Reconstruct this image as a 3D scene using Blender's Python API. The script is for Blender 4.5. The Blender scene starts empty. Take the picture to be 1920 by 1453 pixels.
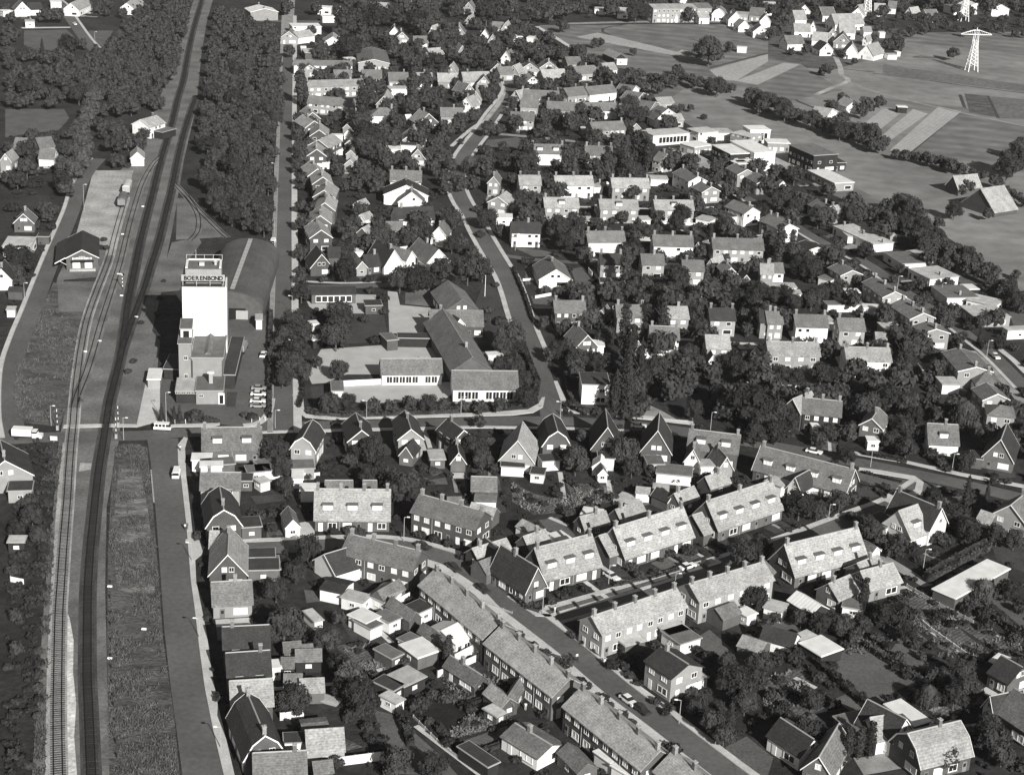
import bpy, math, random
import numpy as np
from mathutils import Vector, Matrix
random.seed(7); rng=np.random.default_rng(7)
R=math.radians
S=bpy.context.scene
# ---------------- camera
F=3238.0; TH=R(21.2); RO=R(2.95); H=174.0
fwd=Vector((0,math.cos(TH),-math.sin(TH))); r0=Vector((1,0,0)); u0=Vector((0,math.sin(TH),math.cos(TH)))
rt=math.cos(RO)*r0+math.sin(RO)*u0; up=-math.sin(RO)*r0+math.cos(RO)*u0
cam=bpy.data.cameras.new('camera'); co=bpy.data.objects.new('camera',cam); S.collection.objects.link(co)
M=Matrix((rt,up,-fwd)).transposed().to_4x4(); M.translation=Vector((0,0,H)); co.matrix_world=M
cam.sensor_fit='HORIZONTAL'; cam.sensor_width=36; cam.lens=36*F/1920; cam.clip_start=5; cam.clip_end=9000
S.camera=co; S.render.resolution_x=1024; S.render.resolution_y=774
# ---------------- world, sun, exposure
SUN_EL=27; SHADOW_AZ=-25
sd=Vector((-math.sin(R(SHADOW_AZ)),-math.cos(R(SHADOW_AZ)),math.tan(R(SUN_EL)))).normalized()  # towards the sun
W=bpy.data.worlds.new('World'); S.world=W; W.use_nodes=True
nt=W.node_tree; bg=nt.nodes['Background']; sk=nt.nodes.new('ShaderNodeTexSky'); sk.sky_type='NISHITA'; sk.sun_disc=False
sk.sun_elevation=R(SUN_EL); sk.sun_rotation=math.atan2(sd.x,sd.y)
bw=nt.nodes.new('ShaderNodeRGBToBW'); nt.links.new(sk.outputs[0],bw.inputs[0]); nt.links.new(bw.outputs[0],bg.inputs[0]); bg.inputs[1].default_value=0.05
sl=bpy.data.lights.new('sun','SUN'); sl.energy=5; sl.angle=R(.5); sl.color=(1,.985,.95)
so=bpy.data.objects.new('sun',sl); S.collection.objects.link(so); so.rotation_euler=sd.to_track_quat('Z','Y').to_euler(); so.location=(0,0,300)
S.view_settings.view_transform='Standard'; S.view_settings.look='None'; S.view_settings.exposure=0.38; S.view_settings.gamma=1
try: S.view_settings.use_curve_mapping=False
except Exception: pass
S.render.engine='CYCLES'
# ---------------- geometry of the picture: a pixel of the photograph -> a point of the place at height z
def P(x,y,z=0.0):
    d=fwd*F+rt*(x-960)+up*(726.5-y)
    t=(z-H)/d.z
    return Vector((d.x*t,d.y*t,z))
def proj(p):
    v=Vector(p)-Vector((0,0,H)); q=v.dot(fwd)
    return (960+F*v.dot(rt)/q, 726.5-F*v.dot(up)/q, F/q)
# ---------------- object helpers
C=S.collection
def link(o,parent=None):
    C.objects.link(o)
    if parent is not None: o.parent=parent
    return o
def tag(o,label=None,cat=None,group=None,kind=None):
    if label: o['label']=label
    if cat: o['category']=cat
    if group: o['group']=group
    if kind: o['kind']=kind
    return o
def empty(name,loc,rz=0):
    o=bpy.data.objects.new(name,None); o.empty_display_size=.5; o.location=loc; o.rotation_euler=(0,0,rz); return link(o)
def mk(name,verts,faces,mats,fm=None,smooth=False):
    me=bpy.data.meshes.new(name); me.from_pydata([tuple(v) for v in verts],[],faces)
    for m in (mats if isinstance(mats,(list,tuple)) else [mats]): me.materials.append(m)
    if fm: me.polygons.foreach_set('material_index',fm)
    if smooth: me.polygons.foreach_set('use_smooth',[True]*len(me.polygons))
    me.update(); return me
def ob(name,me,parent=None,loc=(0,0,0),rot=(0,0,0),sc=(1,1,1)):
    o=bpy.data.objects.new(name,me); o.location=loc; o.rotation_euler=rot; o.scale=sc; return link(o,parent)
class MB:
    def __init__(s): s.v=[];s.f=[];s.m=[]
    def add(s,v,f,m=0):
        n=len(s.v); s.v+= [tuple(a) for a in v]; s.f+=[tuple(i+n for i in q) for q in f]; s.m+=[m]*len(f)
    def box(s,x0,x1,y0,y1,z0,z1,m=0,top=None):
        s.add([(x0,y0,z0),(x1,y0,z0),(x1,y1,z0),(x0,y1,z0),(x0,y0,z1),(x1,y0,z1),(x1,y1,z1),(x0,y1,z1)],
              [(0,3,2,1),(0,1,5,4),(1,2,6,5),(2,3,7,6),(3,0,4,7)],m); s.f.append(tuple(len(s.v)-8+i for i in (4,5,6,7))); s.m.append(m if top is None else top)
    def prism(s,prof,u0,u1,m=0,side=None):   # prof (v,z) counter-clockwise seen from +x
        n=len(prof); a=[(u0,v,z) for v,z in prof]+[(u1,v,z) for v,z in prof]
        s.add(a,[tuple(range(n-1,-1,-1)),tuple(range(n,2*n))],m if side is None else side)
        s.add(a,[(i,(i+1)%n,n+(i+1)%n,n+i) for i in range(n)],m)
    def tube(s,p,q,r0,r1,m=0,n=6):
        p=Vector(p);q=Vector(q);d=(q-p).normalized();a=d.orthogonal().normalized();b=d.cross(a)
        v=[];
        for c,r in ((p,r0),(q,r1)):
            for i in range(n):
                t=2*math.pi*i/n; v.append(c+a*math.cos(t)*r+b*math.sin(t)*r)
        s.add(v,[(i,(i+1)%n,n+(i+1)%n,n+i) for i in range(n)]+[tuple(range(n-1,-1,-1)),tuple(range(n,2*n))],m)
    def cyl(s,c,ax,r,h,m=0,n=10):
        d=Vector(ax)*h/2; s.tube(Vector(c)-d,Vector(c)+d,r,r,m,n)
    def me(s,name,mats,smooth=False): return mk(name,s.v,s.f,mats,s.m,smooth)
    def ob(s,name,mats,parent=None,smooth=False,**k): return ob(name,s.me(name,mats,smooth),parent,**k)
def npmesh(name,V,Q,mat):
    me=bpy.data.meshes.new(name); k=Q.shape[1]
    me.vertices.add(len(V)); me.vertices.foreach_set('co',V.astype(np.float32).ravel())
    me.loops.add(Q.size); me.loops.foreach_set('vertex_index',Q.astype(np.int32).ravel())
    me.polygons.add(len(Q)); me.polygons.foreach_set('loop_start',(np.arange(len(Q))*k).astype(np.int32))
    try: me.polygons.foreach_set('loop_total',np.full(len(Q),k,dtype=np.int32))
    except Exception: pass
    me.materials.append(mat); me.update(calc_edges=True); me.validate(); return me
# ---------------- materials (all greys: the photograph is black and white)
def mat(name,val,rough=.85,noise=0,scale=1.,noise2=0,scale2=8,rnd=0,bump=0,bscale=20,stripes=None,coord='Object',spec=.3,metal=0,stretch=None,rot=0):
    m=bpy.data.materials.new(name); m.use_nodes=True; n=m.node_tree.nodes; l=m.node_tree.links; b=n['Principled BSDF']
    b.inputs['Roughness'].default_value=rough; b.inputs['Specular IOR Level'].default_value=spec; b.inputs['Metallic'].default_value=metal
    tc=n.new('ShaderNodeTexCoord'); src=tc.outputs['Object']
    if coord=='World':
        g=n.new('ShaderNodeNewGeometry'); src=g.outputs['Position']
    if stretch:
        mp=n.new('ShaderNodeMapping'); mp.inputs['Scale'].default_value=stretch; l.new(src,mp.inputs[0]); src2=mp.outputs[0]
    else: src2=src
    def math_(op,a,bv):
        x=n.new('ShaderNodeMath'); x.operation=op
        for i,q in enumerate((a,bv)):
            if isinstance(q,(int,float)): x.inputs[i].default_value=q
            else: l.new(q,x.inputs[i])
        return x.outputs[0]
    cur=None
    def mul(f):
        nonlocal cur
        cur=f if cur is None else math_('MULTIPLY',cur,f)
    if noise:
        t=n.new('ShaderNodeTexNoise'); t.inputs['Scale'].default_value=scale; t.inputs['Detail'].default_value=5; l.new(src2,t.inputs['Vector'])
        mr=n.new('ShaderNodeMapRange'); mr.inputs[1].default_value=.3; mr.inputs[2].default_value=.7; mr.inputs[3].default_value=1-noise; mr.inputs[4].default_value=1+noise; l.new(t.outputs[0],mr.inputs[0]); mul(mr.outputs[0])
    if noise2:
        t=n.new('ShaderNodeTexNoise'); t.inputs['Scale'].default_value=scale2; t.inputs['Detail'].default_value=3; l.new(src2,t.inputs['Vector'])
        mr=n.new('ShaderNodeMapRange'); mr.inputs[1].default_value=.3; mr.inputs[2].default_value=.7; mr.inputs[3].default_value=1-noise2; mr.inputs[4].default_value=1+noise2; l.new(t.outputs[0],mr.inputs[0]); mul(mr.outputs[0])
    if stripes:
        axis,per,amt=stripes[:3]
        w=n.new('ShaderNodeTexWave'); w.bands_direction=axis; w.inputs['Scale'].default_value=.314/per; w.inputs['Distortion'].default_value=stripes[3] if len(stripes)>3 else .3; w.inputs['Detail'].default_value=1
        if rot:
            mp2=n.new('ShaderNodeMapping'); mp2.inputs['Rotation'].default_value=(0,0,rot); l.new(src,mp2.inputs[0]); l.new(mp2.outputs[0],w.inputs['Vector'])
        else: l.new(src,w.inputs['Vector'])
        mr=n.new('ShaderNodeMapRange'); mr.inputs[3].default_value=1-amt; mr.inputs[4].default_value=1+amt*.4; l.new(w.outputs['Fac'],mr.inputs[0]); mul(mr.outputs[0])
    if rnd:
        o=n.new('ShaderNodeObjectInfo'); mr=n.new('ShaderNodeMapRange'); mr.inputs[3].default_value=1-rnd; mr.inputs[4].default_value=1+rnd; l.new(o.outputs['Random'],mr.inputs[0]); mul(mr.outputs[0])
    if cur is None: b.inputs['Base Color'].default_value=(val,val*.995,val*.975,1)
    else:
        v=math_('MULTIPLY',cur,val); cc=n.new('ShaderNodeCombineColor'); l.new(v,cc.inputs[0]); l.new(math_('MULTIPLY',v,.995),cc.inputs[1]); l.new(math_('MULTIPLY',v,.975),cc.inputs[2]); l.new(cc.outputs[0],b.inputs['Base Color'])
    if bump:
        t=n.new('ShaderNodeTexNoise'); t.inputs['Scale'].default_value=bscale; t.inputs['Detail'].default_value=4; l.new(src2,t.inputs['Vector'])
        bm=n.new('ShaderNodeBump'); bm.inputs['Strength'].default_value=bump; bm.inputs['Distance'].default_value=.4; l.new(t.outputs[0],bm.inputs['Height']); l.new(bm.outputs[0],b.inputs['Normal'])
    return m
G={}
G['ground']=mat('garden_soil_and_grass',.026,1,.5,.07,.4,.5,coord='World',bump=.6,bscale=1.2)
G['asphalt']=mat('asphalt',.105,.9,.22,.06,.16,.9,coord='World')
G['asphalt_d']=mat('dark_asphalt',.06,.9,.2,.1,.12,1.3,coord='World')
G['paving']=mat('concrete_paving',.5,.9,.14,.25,.12,2.5,coord='World')
G['paving_d']=mat('old_paving',.26,.9,.25,.25,.15,2.5,coord='World')
G['schoolyard']=mat('paved_playground',.42,.9,.12,.2,.08,3,coord='World')
G['gravel']=mat('pale_gravel',.36,1,.3,.12,.25,1.2,coord='World',bump=.4,bscale=5)
G['ballast_d']=mat('oily_ballast',.055,1,.4,.15,.3,2,coord='World')
G['ballast']=mat('grey_ballast',.17,1,.35,.12,.3,2.2,coord='World',bump=.4,bscale=5)
G['yard']=mat('sandy_yard',.14,1,.35,.1,.25,1.3,coord='World',bump=.3,bscale=3)
G['oil']=mat('oil_stained_ballast',.018,1,.4,.3,.3,2,coord='World')
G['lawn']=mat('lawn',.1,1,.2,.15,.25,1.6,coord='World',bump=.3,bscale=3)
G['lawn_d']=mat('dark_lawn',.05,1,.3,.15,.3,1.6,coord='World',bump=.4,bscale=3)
G['meadow']=mat('rough_meadow',.09,1,.5,.12,.5,.8,coord='World',bump=.9,bscale=1.5,stretch=(1,2.2,1))
G['field']=mat('pasture',.2,1,.24,.02,.2,.12,coord='World',bump=.3,bscale=.6)
G['field_l']=mat('stubble_field',.38,1,.1,.03,.15,.4,coord='World',stripes=('X',2.4,.3,.4),rot=-.62)
G['sand']=mat('white_sand_and_gravel',.6,1,.3,.2,.3,1.2,coord='World',bump=.4,bscale=4)
G['ballast_l']=mat('pale_ballast',.34,1,.35,.12,.3,2.2,coord='World',bump=.4,bscale=5)
G['crop']=mat('crop_rows',.15,1,.15,.05,.3,.4,coord='World',stripes=('Y',2.8,.45,.5),rot=.35)
G['field2']=mat('grazed_pasture',.155,1,.2,.02,.25,.1,coord='World',bump=.3,bscale=.5,stripes=('Y',14,.18,3),rot=.3)
G['meadow_l']=mat('sun_bleached_grass',.15,1,.6,.25,.5,1.3,coord='World',bump=.9,bscale=1.8,stretch=(.5,1.8,1))
G['warehouse']=mat('weathered_roofing_felt',.085,.95,.2,.15,.15,1.2)
G['bed']=mat('vegetable_bed_soil',.1,1,.45,.3,.5,1.4,coord='World',bump=.7,bscale=2,stripes=('X',.8,.35,.6),rot=.75)
G['water']=mat('dark_water',.02,.2)
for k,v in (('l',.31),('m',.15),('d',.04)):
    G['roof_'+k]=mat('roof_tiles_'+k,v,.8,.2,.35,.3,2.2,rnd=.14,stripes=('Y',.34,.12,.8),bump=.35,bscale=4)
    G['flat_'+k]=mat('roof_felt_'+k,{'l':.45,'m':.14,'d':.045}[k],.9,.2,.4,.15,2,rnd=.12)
G['roof_w']=mat('white_roof_sheet',.75,.6,.1,.5,rnd=.06,stripes=('X',.9,.12,0)); G['flat_w']=mat('white_felt',.7,.8,.12,.4,rnd=.06)
G['wall_b']=mat('brick_wall',.1,.9,.15,.6,.18,6,rnd=.3,stripes=('Z',.35,.14,.3))
G['wall_p']=mat('pale_brick_wall',.28,.9,.1,.6,.1,6,rnd=.15)
G['wall_w']=mat('white_plaster',.74,.8,.08,.5,rnd=.08)
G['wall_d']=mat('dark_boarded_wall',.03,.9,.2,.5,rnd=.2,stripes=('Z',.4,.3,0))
G['white']=mat('white_paint',.8,.5,.04,1.5)
G['trim']=mat('grey_paint',.35,.6,.05,1.5)
G['glass']=mat('window_glass',.025,.08,spec=.8)
G['curtain']=mat('curtained_window',.72,.6,.1,3,rnd=.25)
G['dark']=mat('dark_opening',.012,.9)
G['chim']=mat('chimney_brick',.2,.9,.2,2,rnd=.4)
G['concrete']=mat('concrete',.36,.9,.12,.3,.1,2)
G['metal']=mat('galvanised_steel',.6,.4,metal=.2)
G['pylon']=mat('aluminium_paint',.85,.5)
G['rail']=mat('oily_shadowed_rail',.012,.6); G['sleeper']=mat('timber_sleeper',.075,.9,.3,2,rnd=.4); G['sleeper_d']=mat('tarred_sleeper',.035,.9,.3,2,rnd=.4)  # rail: oil and the shadow beside it put into one near-black tone
G['wood']=mat('fence_wood',.16,.9,.2,2,rnd=.3); G['black']=mat('black_paint',.015,.5); G['tyre']=mat('tyre_rubber',.02,.9)
G['bark']=mat('bark',.09,.95,.3,3)
def leafmat(name,v,rnd=.3):
    return mat(name,v,.75,.35,.6,rnd=rnd,coord='World',spec=.25)
G['leaf']=leafmat('broadleaf_leaves',.034,.45); G['leaf_l']=leafmat('pale_leaves',.06,.2); G['leaf_d']=leafmat('conifer_needles',.026); G['shrub']=leafmat('shrub_leaves',.036,.45)
G['tuft']=leafmat('dry_grass',.085); G['veg']=leafmat('vegetable_leaves',.13,.2)
for k,v in (('w',.8),('d',.035),('g',.3)): G['car_'+k]=mat('car_paint_'+k,v,.3,spec=.6)
G['skin']=mat('skin',.4,.6); G['cloth_l']=mat('light_cloth',.6,.9); G['cloth_d']=mat('dark_cloth',.05,.9)
# ---------------- occupancy map for filling gardens
OX,OY,OS=-420.,180.,1.5; ON=(620,1100); occ=np.zeros(ON,bool)
def mark(poly):
    xs=[p[0] for p in poly]; ys=[p[1] for p in poly]
    i0=max(0,int((min(xs)-OX)/OS)); i1=min(ON[0]-1,int((max(xs)-OX)/OS)+1); j0=max(0,int((min(ys)-OY)/OS)); j1=min(ON[1]-1,int((max(ys)-OY)/OS)+1)
    if i1<=i0 or j1<=j0: return
    gx=OX+(np.arange(i0,i1)+.5)*OS; gy=OY+(np.arange(j0,j1)+.5)*OS
    X,Y=np.meshgrid(gx,gy,indexing='ij'); occ[i0:i1,j0:j1]|=inside(poly,X,Y)
def inside(poly,X,Y):
    r=np.zeros(X.shape,bool); n=len(poly)
    for k in range(n):
        x0,y0=poly[k][0],poly[k][1]; x1,y1=poly[(k+1)%n][0],poly[(k+1)%n][1]
        if y0==y1: continue
        c=((y0>Y)!=(y1>Y))&(X<(x1-x0)*(Y-y0)/(y1-y0)+x0); r^=c
    return r
def free(x,y):
    i=int((x-OX)/OS); j=int((y-OY)/OS)
    return 0<=i<ON[0] and 0<=j<ON[1] and not occ[i,j]
ZL=np.full(ON,.008)
def cells(poly):
    s=set(); n=len(poly)
    for k in range(n):
        p,q=poly[k],poly[(k+1)%n]; L=math.hypot(q[0]-p[0],q[1]-p[1]); m=min(4000,int(L/OS*1.5)+1)
        for i in range(m+1):
            t=i/m; s.add((int((p[0]+(q[0]-p[0])*t-OX)/OS),int((p[1]+(q[1]-p[1])*t-OY)/OS)))
    xs=[p[0] for p in poly]; ys=[p[1] for p in poly]
    i0=max(0,int((min(xs)-OX)/OS)); i1=min(ON[0]-1,int((max(xs)-OX)/OS)+1); j0=max(0,int((min(ys)-OY)/OS)); j1=min(ON[1]-1,int((max(ys)-OY)/OS)+1)
    m=np.zeros(ON,bool)
    if i1>i0 and j1>j0:
        X,Y=np.meshgrid(OX+(np.arange(i0,i1)+.5)*OS,OY+(np.arange(j0,j1)+.5)*OS,indexing='ij'); m[i0:i1,j0:j1]=inside(poly,X,Y)
    for i,j in s:
        if 0<=i<ON[0] and 0<=j<ON[1]: m[i,j]=True
    return m
def zlev(polys,extra=0):
    m=np.zeros(ON,bool)
    for p in polys: m|=cells(p)
    z=(ZL[m].max() if m.any() else .008)+.004
    ZL[m]=z+extra; return float(z)
def gz_(x,y):
    i=int((x-OX)/OS); j=int((y-OY)/OS)
    return float(ZL[i,j]) if 0<=i<ON[0] and 0<=j<ON[1] else .01
def catmull(pts,n=5):
    if len(pts)<3: return pts
    out=[]; q=[pts[0]*2-pts[1]]+pts+[pts[-1]*2-pts[-2]]
    for i in range(1,len(q)-2):
        for k in range(n):
            t=k/n; a,b,c,d=q[i-1],q[i],q[i+1],q[i+2]
            out.append(.5*((2*b)+(-a+c)*t+(2*a-5*b+4*c-d)*t*t+(-a+3*b-3*c+d)*t**3))
    out.append(pts[-1]); return out
def offs(pts,o):
    r=[]
    for i,p in enumerate(pts):
        d=(pts[min(i+1,len(pts)-1)]-pts[max(i-1,0)]); d.z=0; d.normalize(); r.append(p+Vector((-d.y,d.x,0))*o)
    return r
def ribbon(name,pts,o0,o1,z,m,h=0,occm=True,kind='structure',parent=None):
    a=offs(pts,o0); b=offs(pts,o1); n=len(pts); lo=min(o0,o1); 
    if z is None: z=zlev([[tuple(v) for v in a]+[tuple(v) for v in b[::-1]]])+h
    V=[(p.x,p.y,z) for p in a]+[(p.x,p.y,z) for p in b]; Fc=[(i,i+1,n+i+1,n+i) for i in range(n-1)]
    if h:
        V+=[(p.x,p.y,0) for p in a]+[(p.x,p.y,0) for p in b]
        Fc+=[(2*n+i,2*n+i+1,i+1,i) for i in range(n-1)]+[(n+i,n+i+1,3*n+i+1,3*n+i) for i in range(n-1)]
    o=ob(name,mk(name,V,Fc,m),parent)
    if kind and not parent: tag(o,kind=kind)
    if occm:
        for i in range(n-1): mark([a[i],a[i+1],b[i+1],b[i]])
    return o
def pix(s):
    v=[float(t) for t in s.replace(',',' ').split()]; return [P(v[i],v[i+1]) for i in range(0,len(v),2)]
from mathutils.geometry import tessellate_polygon
LAY=[0.012]
def patch(name,s,m,h=0,occm=True,parent=None):
    pts=pix(s) if isinstance(s,str) else s; z=zlev([[tuple(v) for v in pts]])+h
    t=tessellate_polygon([[Vector((p.x,p.y,0)) for p in pts]])
    V=[(p.x,p.y,z) for p in pts]; Fc=[]
    for a,b,c in t:
        n=(pts[b]-pts[a]).cross(pts[c]-pts[a]); Fc.append((a,b,c) if n.z>0 else (a,c,b))
    if h:
        n=len(pts); V+=[(p.x,p.y,0) for p in pts]; Fc+=[(i,(i+1)%n,n+(i+1)%n,n+i) for i in range(n)]
    o=ob(name,mk(name,V,Fc,G[m]),parent)
    if not parent: tag(o,kind='structure')
    if occm: mark(pts)
    return o
# ================= THE GROUND AND THE ROADS
gz=ob('ground',mk('ground',[(-4000,-500,0),(4000,-500,0),(4000,7000,0),(-4000,7000,0)],[(0,1,2,3)],G['ground'])); tag(gz,kind='structure')
# fields (far right)
patch('pasture','1000 50 1240 46 1400 46 1440 90 1420 118 1330 150 1290 160 1230 200 1310 245 1450 300 1600 345 1700 400 1800 460 1960 600 1960 60 1700 62 1690 100 1620 100 1560 130 1440 95 1430 46 1300 46 1100 50 1130 90 1180 125 1250 160','field',occm=False)
mark(pix('1000 50 1440 46 1700 60 1960 60 1960 600 1800 460 1700 400 1450 300 1300 240 1230 190 1180 128 1060 80'))
mark(pix('1740 395 1960 330 1960 560 1850 500'))
patch('pasture','1436 44 1600 40 1720 60 1640 110 1560 132 1436 122','meadow',occm=False)
patch('pasture','1010 48 1440 46 1440 120 1340 165 1285 165 1230 205 1180 130 1130 125 1060 80','field2')
patch('pasture','1515 330 1600 345 1700 395 1745 425 1700 410 1640 400 1560 365','field2')
patch('meadow','1290 165 1330 160 1440 205 1500 240 1600 270 1700 310 1800 345 1870 390 1960 470 1960 570 1850 500 1800 440 1740 420 1600 350 1450 290 1330 235 1270 180','field')
for s in ('1440 120 1480 180 1560 215','1636 138 1700 145 1800 160 1960 180','1800 178 1812 212','1852 180 1872 222','1330 128 1440 100','1180 45 1130 60 1270 108','1145 52 1300 75 1340 92','1290 62 1385 78','1670 284 1710 284 1800 212','1480 125 1560 128 1640 136'):
    ribbon('field_edge',catmull(pix(s),4),-.9,.9,None,G['lawn_d'],occm=False)
patch('pasture','1700 62 1960 62 1960 110 1850 95 1700 80','field2'); patch('pasture','1610 180 1800 200 1850 215 1700 205 1640 200','field2'); patch('pasture','1340 150 1480 190 1580 170 1500 120 1440 110','field2')
patch('stubble_strip','1655 205 1700 203 1636 255 1610 240','field_l'); patch('stubble_strip','1760 200 1802 210 1708 285 1668 283','field_l'); patch('stubble_strip','1712 205 1740 214 1672 262 1645 262','field_l')
patch('crop_field','1800 212 1920 235 1960 330 1852 310 1715 283','field2'); patch('crop_field','1655 120 1700 128 1960 165 1960 178 1800 158 1655 142','crop')
patch('crop_field','1855 181 1960 190 1960 225 1875 222','crop'); patch('crop_field','1808 176 1850 180 1868 220 1818 212','meadow')
patch('stubble_strip','1330 132 1440 102 1440 116 1380 152 1350 150','field_l'); patch('stubble_strip','1380 152 1470 118 1500 122 1420 160','field_l')
patch('crop_field','1180 46 1400 48 1385 76 1240 72 1130 55','field2'); patch('stubble_strip','1120 62 1290 96 1270 106 1080 70','field_l')
patch('sandy_strip','1210 72 1290 88 1270 98 1140 66','yard')
patch('pasture','10 205 120 205 130 222 110 245 60 250 10 258','lawn'); patch('pasture','45 58 125 56 150 80 120 100 90 95 70 96 45 85','lawn')
patch('pasture','165 58 212 58 195 95 180 85','lawn')
# railway land
patch('railway_land','60 1460 85 1100 100 950 110 830 128 740 150 620 185 520 210 430 225 320 262 290 300 180 345 60 366 -10 402 -10 388 40 378 100 368 200 345 300 325 420 315 470 300 560 290 600 268 690 232 740 222 830 200 950 197 1100 206 1460','yard')
patch('sidings_yard','175 320 250 320 240 360 212 430 205 462 140 450 158 385','gravel')
patch('sidings_yard','136 462 200 470 190 505 180 520 120 525 100 560 108 520','yard')
patch('rough_grass','20 790 30 690 62 612 100 530 175 545 150 620 140 690 128 760 112 800','meadow'); patch('rough_grass','108 528 178 528 160 585 110 585','yard')
patch('rough_grass','332 372 352 372 420 440 415 445 368 448 330 450','yard')
patch('gravel_strip','123 1140 131 1160 138 1200 137 1260 143 1320 139 1380 145 1460 116 1460 112 1300 117 1180','sand'); patch('gravel_strip','150 868 172 868 170 880 148 884','gravel')
patch('gravel_strip','84 1460 97 1460 100 1200 108 1060 120 900 126 830 118 830 108 920 96 1080 88 1250','gravel')
patch('rough_meadow_strip','205 1460 201 1200 202 1050 208 920 216 838 230 832 262 832 276 840 288 960 298 1090 306 1200 325 1330 338 1460','meadow')
patch('dry_grass','224 872 262 876 278 960 290 1060 290 1110 262 1118 220 1105 212 1020 216 940','meadow_l'); patch('dry_grass','40 700 100 600 130 600 110 700 60 760','meadow'); patch('gravel_edge','282 880 296 885 300 925 298 945 287 942','gravel')
# silo land
patch('loading_yard','322 455 372 445 378 455 345 500 338 545 300 548 302 520','yard')
patch('embankment','262 590 300 640 296 680 290 790 215 800 240 715','yard')
patch('concrete_ramp','277 699 305 699 318 745 300 790 255 802 262 770','paving')
patch('silo_yard','300 700 420 590 430 600 506 590 506 792 460 800 412 795 300 792','asphalt')
patch('inspection_pit','425 735 445 735 441 763 424 763','ballast_d')
# roads
def road(name,s,w,m='asphalt',z=None,walks=(),n=6):
    pts=catmull(pix(s),n)
    o=ribbon(name,pts,-w/2,w/2,z,G[m])
    for side,g0,wd,mm in walks:      # a kerbed pavement: side (+1 left, -1 right), gap from the road edge, width
        a=side*(w/2+g0); b=side*(w/2+g0+wd); ribbon('pavement',pts,min(a,b),max(a,b),None,G[mm],h=.12)
        if g0==0:
            k0,k1=sorted((side*(w/2-.02),side*(w/2+.14))); ribbon('kerb',pts,k0,k1,None,G['concrete'],h=.13,occm=False)
    return pts
def roadpoly(name,l,r,m):
    return patch(name,l+' '+' '.join(reversed([' '.join(t) for t in zip(*[iter(r.replace(',',' ').split())]*2)])),m)
roadpoly('station_road','345 1475 330 1360 318 1270 308 1180 302 1090 292 960 283 870 276 822','425 1475 400 1370 384 1290 373 1210 365 1140 358 1090 349 980 341 900 335 860 334 822','asphalt')
patch('pavement','425 1475 400 1370 384 1290 373 1210 365 1140 358 1090 349 980 340 900 334 868 333 835 345 820 352 822 347 840 349 890 357 960 362 1010 372 1018 385 1022 378 1040 366 1050 368 1090 376 1130 388 1190 396 1250 408 1320 425 1390 445 1475','paving',h=.12)
C_=road('tree_street','531 812 531 740 530 650 530 600 532 500 533 400 535 300 537 200 539 130 541 30',5.2,walks=[(1,0,1.5,'paving_d'),(-1,0,2.2,'paving')])
road('cross_road','-30 826 20 824 110 819 250 817 330 812 420 807 540 800 700 796 850 792 960 789 1060 790 1150 795 1230 802 1300 812 1400 828 1500 846 1600 866 1700 886 1800 907 1960 945',6.2,walks=[])
D_=road('school_street','1035 785 1030 755 1020 720 1010 685 997 650 985 620 973 585 962 550 950 520 935 495 917 465 900 435 885 405 868 380 856 350 860 320 868 295 885 270 905 245 925 215 945 190 957 168 954 145',6)
ribbon('pavement',D_[20:],-4.5,-3,None,G['paving'],h=.12); ribbon('pavement',D_[24:],3,4.6,None,G['paving'],h=.12)
FR=road('front_street','345 1029 430 1029 520 1026 600 1022 690 1020 750 1024 800 1035 850 1052 900 1082 935 1108 962 1135 1005 1168 1075 1222 1155 1290 1238 1352 1352 1440 1420 1490',6,walks=[(1,0,1.6,'paving')])
ribbon('pavement',catmull(pix('800 1035 850 1052 900 1082 935 1108 962 1135 1005 1168 1075 1222 1155 1290 1238 1352 1352 1440 1420 1490'),6),-5.6,-3.0,None,G['paving'],h=.12)
GR=road('side_street','1035 1155 1100 1137 1200 1108 1300 1077 1400 1046 1500 1012 1600 974 1680 944 1740 905',5.5,walks=[(1,0,1.5,'paving'),(-1,0,.9,'paving_d')])
road('garden_street','1925 730 1865 669 1827 639 1790 610 1740 576 1715 559 1680 536 1640 504 1590 476 1545 456 1515 439 1490 424 1452 401 1400 372 1350 340',5,walks=[(1,0,1.2,'paving')])
road('farm_lane_road','30 820 22 770 24 690 40 635 62 580 85 520 105 470 122 430 138 390 150 350 167 320 187 298',5.2,walks=[(1,0,1.4,'paving')])
road('far_road','60 -20 110 5 135 40 160 75 190 108',6,walks=[(1,0,1.5,'paving')])
road('lane','30 53 132 52',4,'paving'); road('far_street','480 40 600 41 800 44 1000 46',6); road('far_street','1060 45 1230 41 1400 41 1440 38',6,'paving_d')
road('lane','1007 50 1040 70 1072 90 1102 107 1125 122',3,'paving'); road('lane','540 60 542 30 545 -10',6,'paving_d')
road('farm_track','1562 98 1575 125 1578 140 1590 152 1560 165 1530 178',3,'gravel'); road('farm_track','1590 154 1640 172 1750 200 1850 222 1960 245',2,'paving_d')
road('lane','905 250 960 254 1035 261 1100 268 1175 273',4,'paving_d'); road('lane','555 538 640 538 740 534',4); road('lane','555 527 640 531 715 529',1.6,'paving')
road('footpath','1110 487 1180 492 1275 496 1340 500',2,'paving_d'); road('footpath','1087 388 1200 391 1305 390 1352 388',2,'paving')
road('footpath','1187 631 1277 636 1370 643 1440 646 1540 655 1670 665',2,'paving'); road('lane','948 480 1000 487 1080 492 1110 487',3.5)
road('footpath','846 275 880 245 905 228',2,'paving'); ribbon('cycle_path',catmull(pix('905 233 925 208 938 190 944 170 938 155'),5),-1.2,1.2,None,G['gravel'])
road('farm_track','1820 658 1870 700 1930 770',3,'paving_d'); road('farm_track','1640 1036 1700 1072 1740 1098',3,'paving_d'); road('lane','1560 470 1620 460 1650 470',4,'paving_d')
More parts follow.
